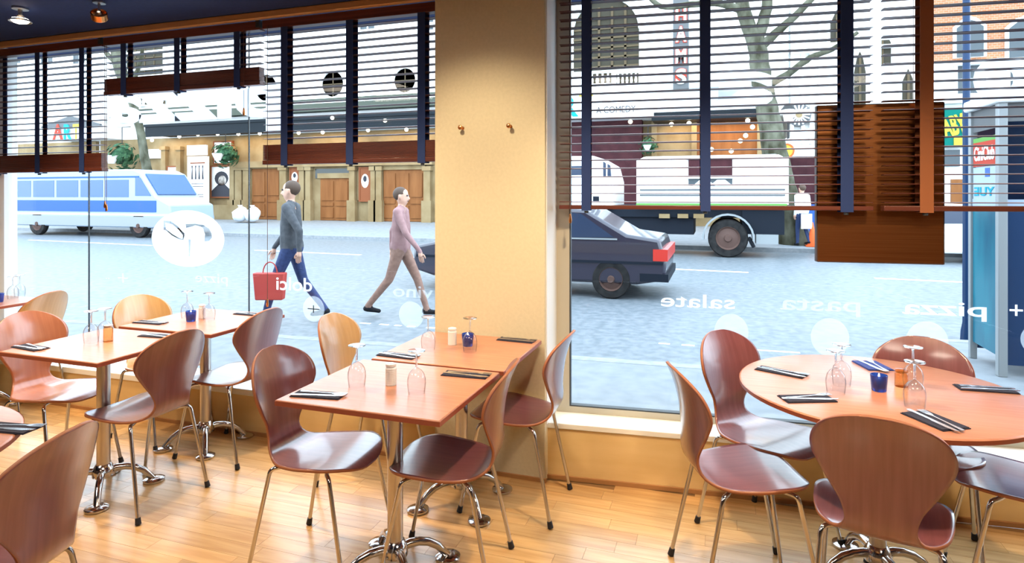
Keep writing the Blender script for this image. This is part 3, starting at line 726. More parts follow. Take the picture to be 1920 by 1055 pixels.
# ================================================================ the street
ZR_ = -.12
kN = lambda x: 5.68 + .05 * x + (1.75 if x > 1.5 else 0)
kF = lambda x: 19.3 - .02 * x
rd = struct('road', MB().box(-70, 45, 3.5, 60, -.5, ZR_), M['road'])
np_ = [(-60, 3.45), (-60, 3.0), (1.2, kN(1.2)), (1.9, kN(1.9)), (30, kN(30)), (30, 3.45)]
np_[1] = (-60, 4.3)
struct('pavement_near', MB().prism([(-60, 3.45), (-60, 4.2), (-10, kN(-10)), (1.2, kN(1.2)), (1.9, kN(1.9)), (30, kN(30)), (30, 3.45)], -.3, -.02, 'z'), M['pave'])
k_ = MB()
for (a, b_) in (((-10, kN(-10)), (1.2, kN(1.2))), ((1.2, kN(1.2)), (1.9, kN(1.9))), ((1.9, kN(1.9)), (30, kN(30)))):
    k_.add([(a[0], a[1], -.3), (b_[0], b_[1], -.3), (b_[0], b_[1] + .14, -.3), (a[0], a[1] + .14, -.3), (a[0], a[1], -.018), (b_[0], b_[1], -.018), (b_[0], b_[1] + .14, -.018), (a[0], a[1] + .14, -.018)],
           [(0, 3, 2, 1), (4, 5, 6, 7), (0, 1, 5, 4), (1, 2, 6, 5), (2, 3, 7, 6), (3, 0, 4, 7)])
struct('kerb_near', k_, M['kerb'])
struct('pavement_far', MB().add([(-70, kF(-70), -.3), (45, kF(45), -.3), (45, 27, -.3), (-70, 27, -.3), (-70, kF(-70), 0), (45, kF(45), 0), (45, 27, .29), (-70, 27, .29)],
       [(0, 3, 2, 1), (4, 5, 6, 7), (0, 1, 5, 4), (1, 2, 6, 5), (2, 3, 7, 6), (3, 0, 4, 7)]), M['pave'])
struct('kerb_far', MB().add([(-70, kF(-70) - .25, -.3), (45, kF(45) - .25, -.3), (45, kF(45), -.3), (-70, kF(-70), -.3), (-70, kF(-70) - .25, .003), (45, kF(45) - .25, .003), (45, kF(45), .003), (-70, kF(-70), .003)],
       [(0, 3, 2, 1), (4, 5, 6, 7), (0, 1, 5, 4), (1, 2, 6, 5), (2, 3, 7, 6), (3, 0, 4, 7)]), M['kerb'])
def gl(u, v): p = atz(u, v, ZR_ + .003); return p
def dash(u0, u1, base, sl, wd, nm='lane_marking'):
    def px(u):
        a = (u - 960) / F; dx, dy = a * CS - SN, a * SN + CS; t = base / (dy - sl * dx); return dx * t, dy * t
    a, b_ = px(u0), px(u1); hw = wd / 2
    MB().add([(a[0], a[1] - hw, ZR_), (b_[0], b_[1] - hw, ZR_), (b_[0], b_[1] + hw, ZR_), (a[0], a[1] + hw, ZR_)] + [(a[0], a[1] - hw, ZR_ + .004), (b_[0], b_[1] - hw, ZR_ + .004), (b_[0], b_[1] + hw, ZR_ + .004), (a[0], a[1] + hw, ZR_ + .004)],
             [(0, 3, 2, 1), (4, 5, 6, 7), (0, 1, 5, 4), (1, 2, 6, 5), (2, 3, 7, 6), (3, 0, 4, 7)]).build(nm, M['line'], rd)
for a, b_ in ((-260, -60), (56, 284), (480, 676), (752, 900), (1069, 1403), (1640, 1830), (1990, 2200)): dash(a, b_, 13.9, -.07, .14)
for a, b_ in ((606, 624), (640, 658), (676, 694), (712, 728), (740, 752), (764, 778), (800, 818), (1235, 1256), (1278, 1302), (1405, 1500), (1760, 1800)): dash(a, b_, 6.95, .03, .05)

# ---------------- buildings opposite
def rect(u0, v0, u1, v1, Y):
    um = (u0 + u1) / 2
    return at(u0, v0, Y).x, at(u1, v0, Y).x, at(um, v1, Y).z, at(um, v0, Y).z
def pbox(name, u0, v0, u1, v1, Y, d, m, parent, fwd=0, lb=None, bev=0):
    x0, x1, z0, z1 = rect(u0, v0, u1, v1, Y)
    o = MB().box(x0, x1, Y - d, Y + .02, z0, z1).build(name, m, parent, bevel=bev)
    if lb: o['label'] = lb
    return o
YF = 26.0; ZG = .2
FX = lambda u: at(u, 300, YF).x
th = empty('theatre_building', label='white stone theatre with round windows, tan lit ground floor and dark canopy', cat='building')
zb = at(600, 248, YF).z
MB().box(FX(188), FX(1478), YF, YF + 4, zb, 15).build('upper_wall', M['stone'], th)
MB().box(FX(188), FX(1440), YF + .01, YF + 4, -.1, zb).build('ground_floor_wall', M['tan'], th)
for v0, v1, d in ((182, 197, .35), (96, 100, .12), (60, 64, .15), (28, 34, .3)):
    z1, z0 = at(650, v0, YF).z, at(650, v1, YF).z
    MB().box(FX(190), FX(1050), YF - d, YF + .02, z0, z1).build('cornice', M['stone'], th)
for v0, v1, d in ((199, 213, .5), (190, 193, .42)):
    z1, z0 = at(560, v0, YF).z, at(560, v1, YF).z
    MB().box(FX(225), FX(1050), YF - d, YF + .02, z0, z1).build('shaded_moulding', M['shaded'], th)  # dark bands carry the moulding shadows in their colour
for v0, v1, d in ((160, 172, .3),):
    z1, z0 = at(1200, v0, YF).z, at(1200, v1, YF).z
    MB().box(FX(1062), FX(1420), YF - d, YF + .02, z0, z1).build('cornice', M['stone'], th)
def round_window(u, v, r_):
    p = at(u, v, YF); k = (at(u + 1, v, YF).x - p.x) * r_
    f_ = MB().lathe([(k * 1.0, -.02), (k * 1.02, -.10), (k * 1.22, -.10), (k * 1.25, .02)], 32, (p.x, YF, p.z), axis='y', close=True).build('round_window', M['stone'], th)
    MB().lathe([(k * 1.01, -.012), (.001, -.012)], 32, (p.x, YF, p.z), axis='y').build('pane', M['olive'], f_)
    MB().box(p.x - .025, p.x + .025, YF - .03, YF - .012, p.z - k, p.z + k).box(p.x - k, p.x + k, YF - .03, YF - .012, p.z - .025, p.z + .025).build('glazing_bar', M['tandark'], f_)
for u, v in ((500, 165), (625, 158), (760, 151)): round_window(u, v, 20)
def rect_window(u0, v0, u1, v1, Y, parent, pane, bars=2, fr='stone', hbars=1):
    x0, x1, z0, z1 = rect(u0, v0, u1, v1, Y); b_ = .10
    f_ = MB().box(x0 - b_, x1 + b_, Y - .1, Y + .01, z1, z1 + b_).box(x0 - b_, x1 + b_, Y - .14, Y + .01, z0 - b_, z0).box(x0 - b_, x0, Y - .1, Y + .01, z0, z1).box(x1, x1 + b_, Y - .1, Y + .01, z0, z1).build('window', M[fr], parent)
    MB().box(x0, x1, Y - .02, Y + .005, z0, z1).build('pane', M[pane], f_)
    g = MB()
    for i in range(bars): x = x0 + (x1 - x0) * (i + 1) / (bars + 1); g.box(x - .03, x + .03, Y - .05, Y - .02, z0, z1)
    for i in range(hbars): z = z0 + (z1 - z0) * (i + 1) / (hbars + 1); g.box(x0, x1, Y - .05, Y - .021, z - .03, z + .03)
    g.build('glazing_bar', M['tandark'] if pane == 'olive' else M[fr], f_)
rect_window(238, 76, 308, 142, YF, th, 'olive', 3)
for u in (430, 560, 690, 800): rect_window(u - 14, 30, u + 14, 58, YF, th, 'greywin', 1)
# big arched window over the entrance
x0, x1, z0, zs = rect(1076, 60, 1198, 131, YF); cx = (x0 + x1) / 2; hw = (x1 - x0) / 2
arch = [(x0, z0), (x1, z0)] + [(cx + hw * math.cos(a), zs + hw * 1.0 * math.sin(a)) for a in [math.pi * i / 18 for i in range(19)]]
aw = MB().prism(arch, YF - .04, YF + .01).build('arched_window', M['olive'], th)
g = MB()
for i in range(1, 5): x = x0 + (x1 - x0) * i / 5; g.box(x - .05, x + .05, YF - .09, YF - .04, z0, zs + hw * .75)
for i in range(6): z = z0 + (zs + hw * .6 - z0) * (i + .3) / 6; g.box(x0, x1, YF - .09, YF - .041, z - .04, z + .04)
g.build('glazing_bar', M['tandark'], aw)
ring = MB()
for i in range(18):
    a, b_ = math.pi * i / 18, math.pi * (i + 1) / 18; r1, r2 = hw, hw + .35
    q = [(cx + r1 * math.cos(a), zs + r1 * math.sin(a)), (cx + r2 * math.cos(a), zs + r2 * math.sin(a)), (cx + r2 * math.cos(b_), zs + r2 * math.sin(b_)), (cx + r1 * math.cos(b_), zs + r1 * math.sin(b_))]
    ring.prism(q, YF - .2, YF + .01)
ring.build('arch_moulding', M['stone'], aw)
# balustrades
def balustrade(u0, v0, u1, v1, Y, n):
    x0, x1, z0, z1 = rect(u0, v0, u1, v1, Y); h = z1 - z0
    r_ = MB().box(x0, x1, Y - .22, Y + .02, z1 - h * .12, z1).box(x0, x1, Y - .22, Y + .02, z0, z0 + h * .12).build('balustrade', M['stone'], th)
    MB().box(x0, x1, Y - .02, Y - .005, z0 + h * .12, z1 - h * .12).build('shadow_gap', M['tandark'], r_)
    b = MB()
    for i in range(n):
        x = x0 + (x1 - x0) * (i + .5) / n; w_ = (x1 - x0) / n * .34
        b.lathe([(w_ * .6, z0 + h * .12), (w_, z0 + h * .35), (w_ * .45, z0 + h * .7), (w_ * .7, z1 - h * .12)], 8, (x, Y - .12, 0))
    tag(b.build('balusters', M['stone'], r_), kind='stuff')
balustrade(1106, 135, 1146, 161, YF - .1, 4); balustrade(1156, 135, 1197, 161, YF - .1, 5)
balustrade(250, 178, 276, 200, YF - .1, 4); balustrade(280, 176, 310, 199, YF - .1, 4)
# dark canopy with bulbs
YC = 24.5
cx0, cx1, cz0, cz1 = rect(272, 222, 818, 246, YC)
cp = MB().box(cx0, cx1, YC, YF + .02, cz0 + .12, cz1).box(cx0 - .08, cx1, YC - .08, YC + .1, cz0, cz0 + .22).box(cx0 - .05, cx1, YC - .05, YC + .1, cz1 - .1, cz1 + .03).build('canopy', M['canopy'], th)
bm_ = MB().ball((0, 0, 0), .085, 10).mesh('bulb', M['bulb'])
for u, v in ((285, 263), (336, 256), (371, 252), (408, 251), (447, 251), (487, 250), (560, 249), (605, 248), (690, 244), (762, 243)):
    p = at(u, v, YC + .5); o = link('bulb', bm_, cp); o.location = p
for u, v in ((623, 221), (722, 226)):
    p = at(u, v, YC - .12); o = link('bulb', bm_, cp); o.location = p
for (u, pw_) in ((330, 80), (470, 80), (620, 80), (760, 80)):
    p = at(u, 252, YC + .8); lamp('canopy_area_light', 'AREA', (p.x, p.y, cz0 + .05), pw_, (1, .72, .42), shape='RECTANGLE', size=3.2, size_y=.6)
# right part of the canopy, over the entrance
qx0, qx1, qz0, qz1 = rect(1222, 207, 1424, 222, YC)
c2 = MB().box(qx0, qx1, YC, YF + .02, qz0, qz1).box(qx0, qx1, YC - .06, YC + .1, qz0 - .02, qz0 + .12).build('canopy', M['canopy'], th)
for u, v in ((1182, 228), (1259, 233), (1292, 231), (1334, 280), (1371, 283), (1402, 226), (1411, 238), (1398, 254), (1388, 264)):
    p = at(u, v, YC + .3); o = link('bulb', bm_, c2); o.location = p
p = at(1330, 225, YC + .8); lamp('canopy_area_light', 'AREA', (p.x, p.y, qz0 - .03), 90, (1, .70, .40), shape='RECTANGLE', size=3.6, size_y=.6)
gx = [at(1040, 200, YC).x, at(1226, 200, YC).x]; gz = at(1140, 221, YC).z; ge = at(1140, 199, YC).z; ga = at(1140, 176, YC).z
fa = MB().prism([(gx[0], gz), (gx[1], gz), (gx[1], ge), (gx[0] + (gx[1] - gx[0]) * .32, ga), (gx[0], ga - .1)], YC - .1, YF).build('white_fascia', M['whitepanel'], th)
x0, x1, z0, z1 = rect(1118, 199, 1192, 211, YC - .1)
fit_text('A COMEDY', x0, x1, z0, z1, YC - .112, False, .01, .0).build('fascia_lettering', M['ink'], fa)
x0, x1, z0, z1 = rect(1050, 180, 1085, 219, YC - .1); fit_text('R', x0, x1, z0, z1, YC - .125, False, .02, .03).build('fascia_lettering', M['cyan'], fa)
x0, x1, z0, z1 = rect(1086, 178, 1112, 192, YC - .1); fit_text('T', x0, x1, z0, z1, YC - .125, False, .02, .03).build('fascia_lettering', M['letyellow'], fa)
# maroon front under it
pbox('maroon_shopfront', 1060, 222, 1206, 402, YF, .5, M['maroon'], th)
pbox('lit_doorway', 1232, 225, 1300, 400, YF, .15, M['tan'], th); pbox('lit_doorway', 1306, 225, 1420, 400, YF, .12, M['doorwood'], th)
for u in (1228, 1302, 1424): pbox('pilaster', u - 5, 222, u + 5, 405, YF, .3, M['tan'], th)
# ground floor: doors, pilasters
def door(u0, v0, u1, v1, panels=2):
    x0, x1, z0, z1 = rect(u0, v0, u1, v1, YF); z0 = .26
    o = MB().box(x0, x1, YF - .05, YF + .02, z0, z1).build('door', M['doorwood'], th)
    pb = MB(); n = panels
    for i in range(n):
        a, b_ = x0 + (x1 - x0) * (i + .08) / n, x0 + (x1 - x0) * (i + .92) / n
        for (q0, q1) in ((.06, .30), (.34, .42), (.47, .93)):
            pb.box(a, b_, YF - .09, YF - .05, z0 + (z1 - z0) * q0, z0 + (z1 - z0) * q1)
    pb.build('door_panel', M['doorwood'], o)
    MB().box(x0 - .12, x1 + .12, YF - .14, YF + .02, z1, z1 + .25).build('lintel', M['tan'], o)
door(474, 316, 527, 412); door(602, 334, 656, 408); door(720, 318, 795, 408, 3); door(272, 330, 306, 410)
MB().box(*[rect(592, 316, 656, 334, YF)[i] for i in (0, 1)], YF - .04, YF + .02, *[rect(592, 316, 656, 334, YF)[i] for i in (2, 3)]).build('door_fanlight', M['darkwin'], th)
for u, wpx in ((452, 12), (466, 10), (535, 12), (570, 9), (582, 9), (664, 10), (703, 8), (714, 10), (804, 12), (312, 8), (340, 8), (440, 8)):
    x0, x1, z0, z1 = rect(u - wpx / 2, 312 if u > 445 else 275, u + wpx / 2, 408, YF)
    MB().box(x0, x1, YF - .22, YF + .02, .2, z1).box(x0 - .08, x1 + .08, YF - .3, YF + .02, .2, 1.25).box(x0 - .06, x1 + .06, YF - .28, YF + .02, z1 - .2, z1).build('pilaster', M['tan'], th)
pbox('stone_band', 445, 300, 815, 312, YF, .3, M['tan'], th); pbox('plinth', 388, 384, 472, 412, YF, .35, M['tan'], th)
pbox('sign_board', 272, 280, 308, 297, YF, .12, M['poster'], th, lb='pale narrow name board over a door')
# framed posters
def poster(u0, v0, u1, v1, kind, lb, Y=None):
    Y = Y or YF - .12; x0, x1, z0, z1 = rect(u0, v0, u1, v1, Y); xc = (x0 + x1) / 2
    r_ = empty('framed_poster', (xc, Y, z0), label=lb, cat='poster', group='posters on the theatre front'); w_, h_ = (x1 - x0) / 2, z1 - z0; f_ = .07
    fm = M['frame_w'] if kind != 'tall' else M['poster']
    MB().box(-w_, w_, -.03, .12, 0, f_).box(-w_, w_, -.03, .12, h_ - f_, h_).box(-w_, -w_ + f_, -.03, .12, f_, h_ - f_).box(w_ - f_, w_, -.03, .12, f_, h_ - f_).build('frame', fm, r_)
    MB().box(-w_ + f_, w_ - f_, 0, .02, f_, h_ - f_).build('print', M['poster'] if kind != 'dark' else M['frame_w'], r_)
    if kind == 'portrait':
        p_ = MB(); cz = h_ * .60
        p_.prism([(w_ * .62 * math.cos(a), cz + h_ * .22 * math.sin(a)) for a in [i * math.pi / 8 for i in range(16)]], -.008, 0)
        p_.prism([(-w_ + f_, f_), (w_ - f_, f_), (w_ - f_, h_ * .22), (w_ * .3, h_ * .42), (-w_ * .3, h_ * .42), (-w_ + f_, h_ * .22)], -.008, 0, 'y')
        p_.build('printed_figure', M['ink'], r_)
        MB().prism([(w_ * .08 + w_ * .36 * math.cos(a), cz - h_ * .06 + h_ * .15 * math.sin(a)) for a in [i * math.pi / 8 for i in range(16)]], -.012, -.007).build('printed_face', M['sepia'], r_)
    elif kind == 'tall':
        g = MB()
        for k in range(4):
            x = -w_ * .55 + k * w_ * .36
            g.prism([(x - .05, h_ * .50), (x + .06, h_ * .50), (x + .02, h_ * .74), (x + .05, h_ * .80), (x - .04, h_ * .80), (x - .02, h_ * .72)], -.01, 0)
        for z in (.40, .34, .16, .12): g.box(-w_ * .6, w_ * .6, -.01, 0, h_ * z, h_ * (z + .012))
        g.build('printed_figure', M['ink'], r_)
        MB().box(-w_ * .75, w_ * .75, -.006, 0, h_ * .84, h_ * .87).build('printed_band', M['frame_w'], r_)
    elif kind == 'text':
        g = MB()
        for z, a in ((.78, .7), (.70, .5), (.45, .6), (.40, .6), (.2, .6)): g.box(-w_ * a, w_ * a, -.01, 0, h_ * z, h_ * (z + .04))
        g.build('printed_figure', M['ink'], r_)
    elif kind == 'dark':
        MB().prism([(w_ * .6 * math.cos(a), h_ * .60 + h_ * .2 * math.sin(a)) for a in [i * math.pi / 8 for i in range(16)]], -.008, 0).build('printed_face', M['poster'], r_)
        MB().prism([(w_ * .3 * math.cos(a), h_ * .66 + h_ * .09 * math.sin(a)) for a in [i * math.pi / 8 for i in range(16)]], -.012, -.007).build('printed_figure', M['ink'], r_)
poster(395, 310, 436, 371, 'portrait', 'brown framed poster of a large portrait face right of the tall white poster')
poster(400, 264, 436, 308, 'text', 'brown framed white notice behind the hanging basket')
poster(352, 293, 389, 379, 'tall', 'tall white poster with a row of slim figures', YF - .6)
poster(313, 311, 335, 362, 'text', 'small white poster in a brown frame at the left')
poster(543, 313, 562, 360, 'dark', 'narrow brown framed poster behind the dark walker')
poster(673, 313, 696, 378, 'dark', 'narrow brown framed poster with a pale face between the doors')
x0, x1, z0, z1 = rect(351, 272, 387, 291, YF - .6)
bb = MB().box(x0, x1, YF - .62, YF - .5, z0, z1).build('notice_board', M['poster'])
tag(bb, 'white notice board above the tall white poster', 'notice board')
# vertical sign with letters
x0, x1, z0, z1 = rect(1262, -60, 1291, 166, YC + .3)
vs = empty('vertical_sign', ((x0 + x1) / 2, YC + .3, z0), label='tall grey vertical sign with white and red letters', cat='sign')
MB().box(-(x1 - x0) / 2, (x1 - x0) / 2, 0, .4, 0, z1 - z0).build('sign_box', M['grey'], vs)
MB().box(-.06, .06, .4, 1.3, .3, .42).box(-.06, .06, .4, 1.3, 2.5, 2.62).build('bracket', M['iron'], vs)
for ch, va, vb in (('H', 14, 41), ('A', 50, 79), ('M', 90, 119), ('S', 129, 158)):
    a, b_, c, d = rect(1267, va, 1287, vb, YC + .3); ox = (x0 + x1) / 2
    fit_text(ch, a - ox - .03, b_ - ox + .03, c - z0 - .03, d - z0 + .03, -.03, False, .03, .10).build('sign_letter_edge', M['letred'], vs)
    fit_text(ch, a - ox, b_ - ox, c - z0, d - z0, -.05, False, .02, .03).build('sign_letter', M['whitepanel'], vs)
# hanging baskets
def basket(u, v, rp, lb, Y=25.0):
    p = at(u, v, Y); k = (at(u + 1, v, Y).x - at(u, v, Y).x); r_ = rp * k
    o = empty('hanging_basket', p, label=lb, cat='plant', group='hanging baskets on the theatre')
    rg = random.Random(int(u)); mb = MB()
    for i in range(150):
        d = Vector((rg.gauss(0, 1), rg.gauss(0, 1), rg.gauss(0, 1))).normalized() * r_ * rg.uniform(.55, 1.05); a = d.orthogonal().normalized() * r_ * .2; b_ = d.normalized().cross(a)
        d.z += -.1 * r_; mb.add([d - a, d + b_ * .6, d + a, d - b_ * .6], [(0, 1, 2, 3)])
    mb.ball((0, 0, 0), r_ * .6, 8)
    tag(mb.build('foliage', M['leaf'], o), kind='stuff')
    MB().lathe([(r_ * .2, -r_ * .55), (r_ * .4, -r_ * .1), (r_ * .42, -.02)], 12, (0, -r_ * .75, 0)).build('pot', M['pot'], o)
    MB().tube([(0, 0, r_ * .8), (0, .0, r_ * 1.9), (0, .5, r_ * 2.0)], .02, 6).build('bracket', M['iron'], o)
basket(423, 288, 20, 'round green hanging basket in front of the white notice'); basket(229, 292, 21, 'round green hanging basket left of the thin tree')
basket(1215, 272, 19, 'green hanging basket beside the maroon front')
# left buildings
lbld = empty('pale_building', label='pale building at the far left behind the left blind', cat='building')
MB().box(at(-500, 0, 28).x, FX(186) - .05, 26.2, 31, -.1, 14).build('wall', M['stone'], lbld)
for u in (30, 90, 150): rect_window(u - 12, 40, u + 12, 120, 26.2, lbld, 'greywin', 1)
rect_window(10, 245, 30, 290, 26.2, lbld, 'greywin', 1); pbox('shopfront', 40, 268, 186, 400, 26.2, .2, M['tan'], lbld)
gb = empty('gabled_signboard', label='white gabled canopy sign with coloured capital letters at the left', cat='sign')
YS = 24.6
a0 = at(82, 262, YS); a1 = at(188, 262, YS); q1, q2 = at(130, 221, YS).z, at(130, 238, YS).z
MB().prism([(a0.x, a0.z), (a1.x, a0.z), (a1.x, q2), ((a0.x + a1.x) / 2, q1), (a0.x, q2)], YS, 26.2).build('sign_panel', M['whitepanel'], gb)
MB().prism([(a0.x - .1, q2), (a1.x + .1, q2), (a1.x + .1, q2 + .08), ((a0.x + a1.x) / 2, q1 + .1), (a0.x - .1, q2 + .08)], YS - .1, YS + .02).build('gable_edge', M['grey'], gb)
for ch, ua, ub, m_ in (('A', 103, 122, 'letred'), ('R', 124, 138, 'cyan'), ('T', 141, 152, 'letyellow')):
    x0, x1, z0, z1 = rect(ua, 233, ub, 262, YS); fit_text(ch, x0, x1, z0, z1, YS - .14, False, .03, .03).build('sign_letter', M[m_], gb)
x0, x1, z0, z1 = rect(143, 185, 232, 214, YS); o = MB().box(x0, x1, YS, YS + .25, z0, z1).box(x0 + .3, x0 + .4, YS + .1, YS + 1.5, z0, z0 + .1).build('white_billboard', M['whitepanel'])
tag(o, 'plain white billboard above the gabled sign', 'billboard')
# right buildings
rb = empty('ornate_white_building', label='ornate white building with pointed windows behind the copper panel', cat='building')
MB().box(FX(1480), FX(1750), 26.4, 31, -.1, 15).build('wall', M['stone'], rb)
def pointed(u0, v0, u1, v1, Y):
    x0, x1, z0, z1 = rect(u0, v0, u1, v1, Y); cx = (x0 + x1) / 2; zm = z0 + (z1 - z0) * .6
    f_ = MB().prism([(x0 - .12, z0), (x1 + .12, z0), (x1 + .12, zm), (cx + (x1 - x0) * .3, z1 - .15), (cx, z1 + .18), (cx - (x1 - x0) * .3, z1 - .15), (x0 - .12, zm)], Y - .1, Y + .01).build('pointed_window', M['stone'], rb)
    MB().prism([(x0, z0), (x1, z0), (x1, zm), (cx + (x1 - x0) * .26, z1 - .25), (cx, z1), (cx - (x1 - x0) * .26, z1 - .25), (x0, zm)], Y - .13, Y - .1).build('pane', M['olive'], f_)
    MB().box(cx - .04, cx + .04, Y - .17, Y - .13, z0, z1 - .2).build('glazing_bar', M['tandark'], f_)
pointed(1636, 55, 1669, 124, 26.4); pointed(1600, 98, 1622, 196, 26.4); pointed(1556, 20, 1580, 80, 26.4); pointed(1690, 130, 1712, 190, 26.4)
for u in (1484, 1504, 1520, 1536): pbox('pilaster', u - 3, 10, u + 3, 270, 26.4, .25, M['stone'], rb)
for v in (92, 205): pbox('string_course', 1481, v - 3, 1748, v + 3, 26.4, .3, M['stone'], rb)
wh = empty('sunburst_ornament', at(1498, 215, 26.1), label='white sunburst wheel ornament beside the lantern', cat='ornament')
g = MB()
for i in range(16):
    a = 2 * math.pi * i / 16; c, s_ = math.cos(a), math.sin(a); g.tube([(c * .1, 0, s_ * .1), (c * .40, 0, s_ * .40)], .03, 6)
g.build('spokes', M['whitepanel'], wh); MB().lathe([(.12, -.06), (.12, .06)], 16, axis='y').build('hub', M['tan'], wh); MB().lathe([(.44, .03), (.44, .25)], 24, axis='y').build('dark_backing', M['grey'], wh)
br = empty('brick_building', label='orange brick building with arched windows and white ledges at the right', cat='building')
zl = at(1830, 112, 26.4).z
MB().box(FX(1752), FX(2250), 26.4, 31, zl, 15).build('brick_wall', M['brick'], br); MB().box(FX(1752), FX(2250), 26.35, 31, -.1, zl).build('white_wall', M['stone'], br)
for v in (113, 186): pbox('ledge', 1752, v - 3, 2100, v + 4, 26.35, .35, M['stone'], br)
for u0, u1 in ((1792, 1842), (1890, 1945)):
    x0, x1, z0, z1 = rect(u0, 50, u1, 108, 26.4); f_ = MB().prism([(x0 - .1, z0), (x1 + .1, z0), (x1 + .1, z1), (x1 - .2, z1 + .28), ((x0 + x1) / 2, z1 + .36), (x0 + .2, z1 + .28), (x0 - .1, z1)], 26.3, 26.41).build('window', M['stone'], br)
    MB().prism([(x0, z0), (x1, z0), (x1, z1 - .05), (x1 - .25, z1 + .16), ((x0 + x1) / 2, z1 + .22), (x0 + .25, z1 + .16), (x0, z1 - .05)], 26.27, 26.3).build('pane', M['greywin'], f_)
    rect_window(u0 + 2, 122, u1 - 4, 176, 26.35, br, 'greywin', 1)
pbox('shop_window', 1766, 281, 1798, 312, 26.35, .1, M['greywin'], br); pbox('shop_door', 1782, 336, 1806, 400, 26.35, .1, M['doorwood'], br)
sg = empty('green_sign', label='green signboard with yellow lettering left of the kiosk', cat='sign')
x0, x1, z0, z1 = rect(1735, 204, 1812, 276, 26.2); MB().box(x0, x1, 26.1, 26.3, z0, z1).build('sign_panel', M['signgreen'], sg)
x0, x1, z0, z1 = rect(1766, 216, 1810, 254, 26.1); t_ = fit_text('ABY', x0, x1, z0, z1, 26.06, False, .03, .04); c = Vector(((x0 + x1) / 2, 0, (z0 + z1) / 2))
t_.xf(Matrix.Translation(c) @ Matrix.Rotation(R(-14), 4, 'Y') @ Matrix.Translation(-c)); t_.build('sign_lettering', M['signyellow'], sg)
x0, x1, z0, z1 = rect(1788, 258, 1810, 272, 26.1); MB().box(x0, x1, 26.06, 26.1, z0, z1).build('yellow_panel', M['signyellow'], sg)
x0, x1, z0, z1 = rect(1733, 160, 1749, 178, 25.6); ps = empty('parking_sign', ((x0 + x1) / 2, 25.6, z0), label='small red square sign with a white P', cat='sign')
MB().box((x0 - x1) / 2, (x1 - x0) / 2, 0, .1, 0, z1 - z0).box(-.03, .03, .1, .8, .1, .16).build('sign_plate', M['letred'], ps); fit_text('P', -.09, .11, .07, z1 - z0 - .07, -.02, False, .02, .02).build('sign_lettering', M['whitepanel'], ps)
# ---------------- trees
def tree(name, lb, limbs, Y):
    r_ = empty(name, at(limbs[0][0][0], limbs[0][0][1], Y), label=lb, cat='tree'); o = r_.location.copy(); rg = random.Random(5)
    for i, (pts, rads) in enumerate([(l_[0:-1], l_[-1]) for l_ in limbs]):
        P = [at(u, v, Y + dy) - o for (u, v, dy) in pts]; Q = catmull([(p.x, p.y, p.z, r) for p, r in zip(P, rads)], 5)
        MB().tube([(q[0] + rg.uniform(-.02, .02), q[1], q[2]) for q in Q], [max(.015, q[3]) for q in Q], 12).build('trunk' if i == 0 else 'branch', M['bark'], r_)
tree('plane_tree', 'large bare plane tree with mottled bark behind the truck', [
    [(1492, 462, 0), (1480, 420, 0), (1468, 360, 0), (1456, 300, 0), (1443, 230, 0), (1430, 160, 0), (1422, 105, 0), (1414, 62, 0), [.50, .44, .40, .37, .34, .30, .28, .24]],
    [(1424, 110, 0), (1404, 50, 0), (1392, 5, 0), (1385, -60, 0), [.24, .22, .2, .17]],
    [(1418, 78, 0), (1434, 30, .1), (1446, -40, .3), [.2, .17, .14]],
    [(1398, 22, 0), (1350, 6, -.3), (1300, 8, -.6), (1240, 12, -.9), (1205, -18, -1.1), [.13, .11, .10, .08, .06]],
    [(1422, 92, 0), (1462, 55, -.2), (1500, 22, -.4), (1540, -25, -.6), [.15, .12, .10, .08]],
    [(1440, 160, 0), (1478, 138, -.3), (1520, 108, -.5), (1560, 92, -.7), (1610, 60, -.9), [.12, .10, .085, .07, .05]]], 20.3)
tree('street_tree', 'thin grey street tree before the theatre at the left', [
    [(288, 425, 0), (281, 350, 0), (273, 305, 0), (262, 240, 0), (246, 185, 0), (226, 130, 0), (212, 60, 0), [.34, .24, .19, .17, .19, .26, .22]],
    [(240, 170, 0), (262, 120, .2), (270, 60, .4), [.12, .09, .07]],
    [(222, 120, 0), (196, 95, .1), (170, 50, .2), [.14, .1, .07]]], 21.0)

# ---------------- vehicles
def wheel(parent, x, y, z, r_, wd, name='wheel'):
    o = MB().lathe([(r_ * .62, -wd / 2), (r_ * .94, -wd / 2), (r_, -wd / 2 + .04), (r_, wd / 2 - .04), (r_ * .94, wd / 2), (r_ * .62, wd / 2)], 28, (x, y, z), axis='y', close=True).build(name, M['tyre'], parent)
    MB().lathe([(r_ * .64, -wd / 2 + .03), (r_ * .60, -wd / 2 + .0), (r_ * .52, -wd / 2 + .05), (r_ * .2, -wd / 2 + .02), (r_ * .16, -wd / 2 - .03), (.002, -wd / 2 - .03)], 24, (x, y, z), axis='y', close=True).build('hub_cap', M['hub'], o)
YT = 16.95; TX = lambda u: at(u, 400, YT).x
TZ = lambda u, v: at(u, v, YT).z
tk = empty('parked_truck', label='white tank truck with dark window parked across the street', cat='truck')
x0, x1 = TX(1193), TX(1476); z0, z1 = TZ(1330, 383), TZ(1330, 291)
def rbox(mb, x0, x1, y0, y1, z0, z1, r_, mi=0):   # rounded in the x-z plane
    P = []
    for cx, cz, a0 in ((x1 - r_, z1 - r_, 0), (x0 + r_, z1 - r_, 90), (x0 + .05, z0 + .05, 180), (x1 - .05, z0 + .05, 270)):
        q = r_ if a0 < 180 else .05
        for i in range(6): a = R(a0 + 18 * i); P.append((cx + q * math.cos(a), cz + q * math.sin(a)))
    return mb.prism(P, y0, y1, 'y', mi)
rbox(MB(), x0, x1, YT, YT + 2.2, z0, z1, .28).build('tank_body', M['truckwhite'], tk, bevel=.06)
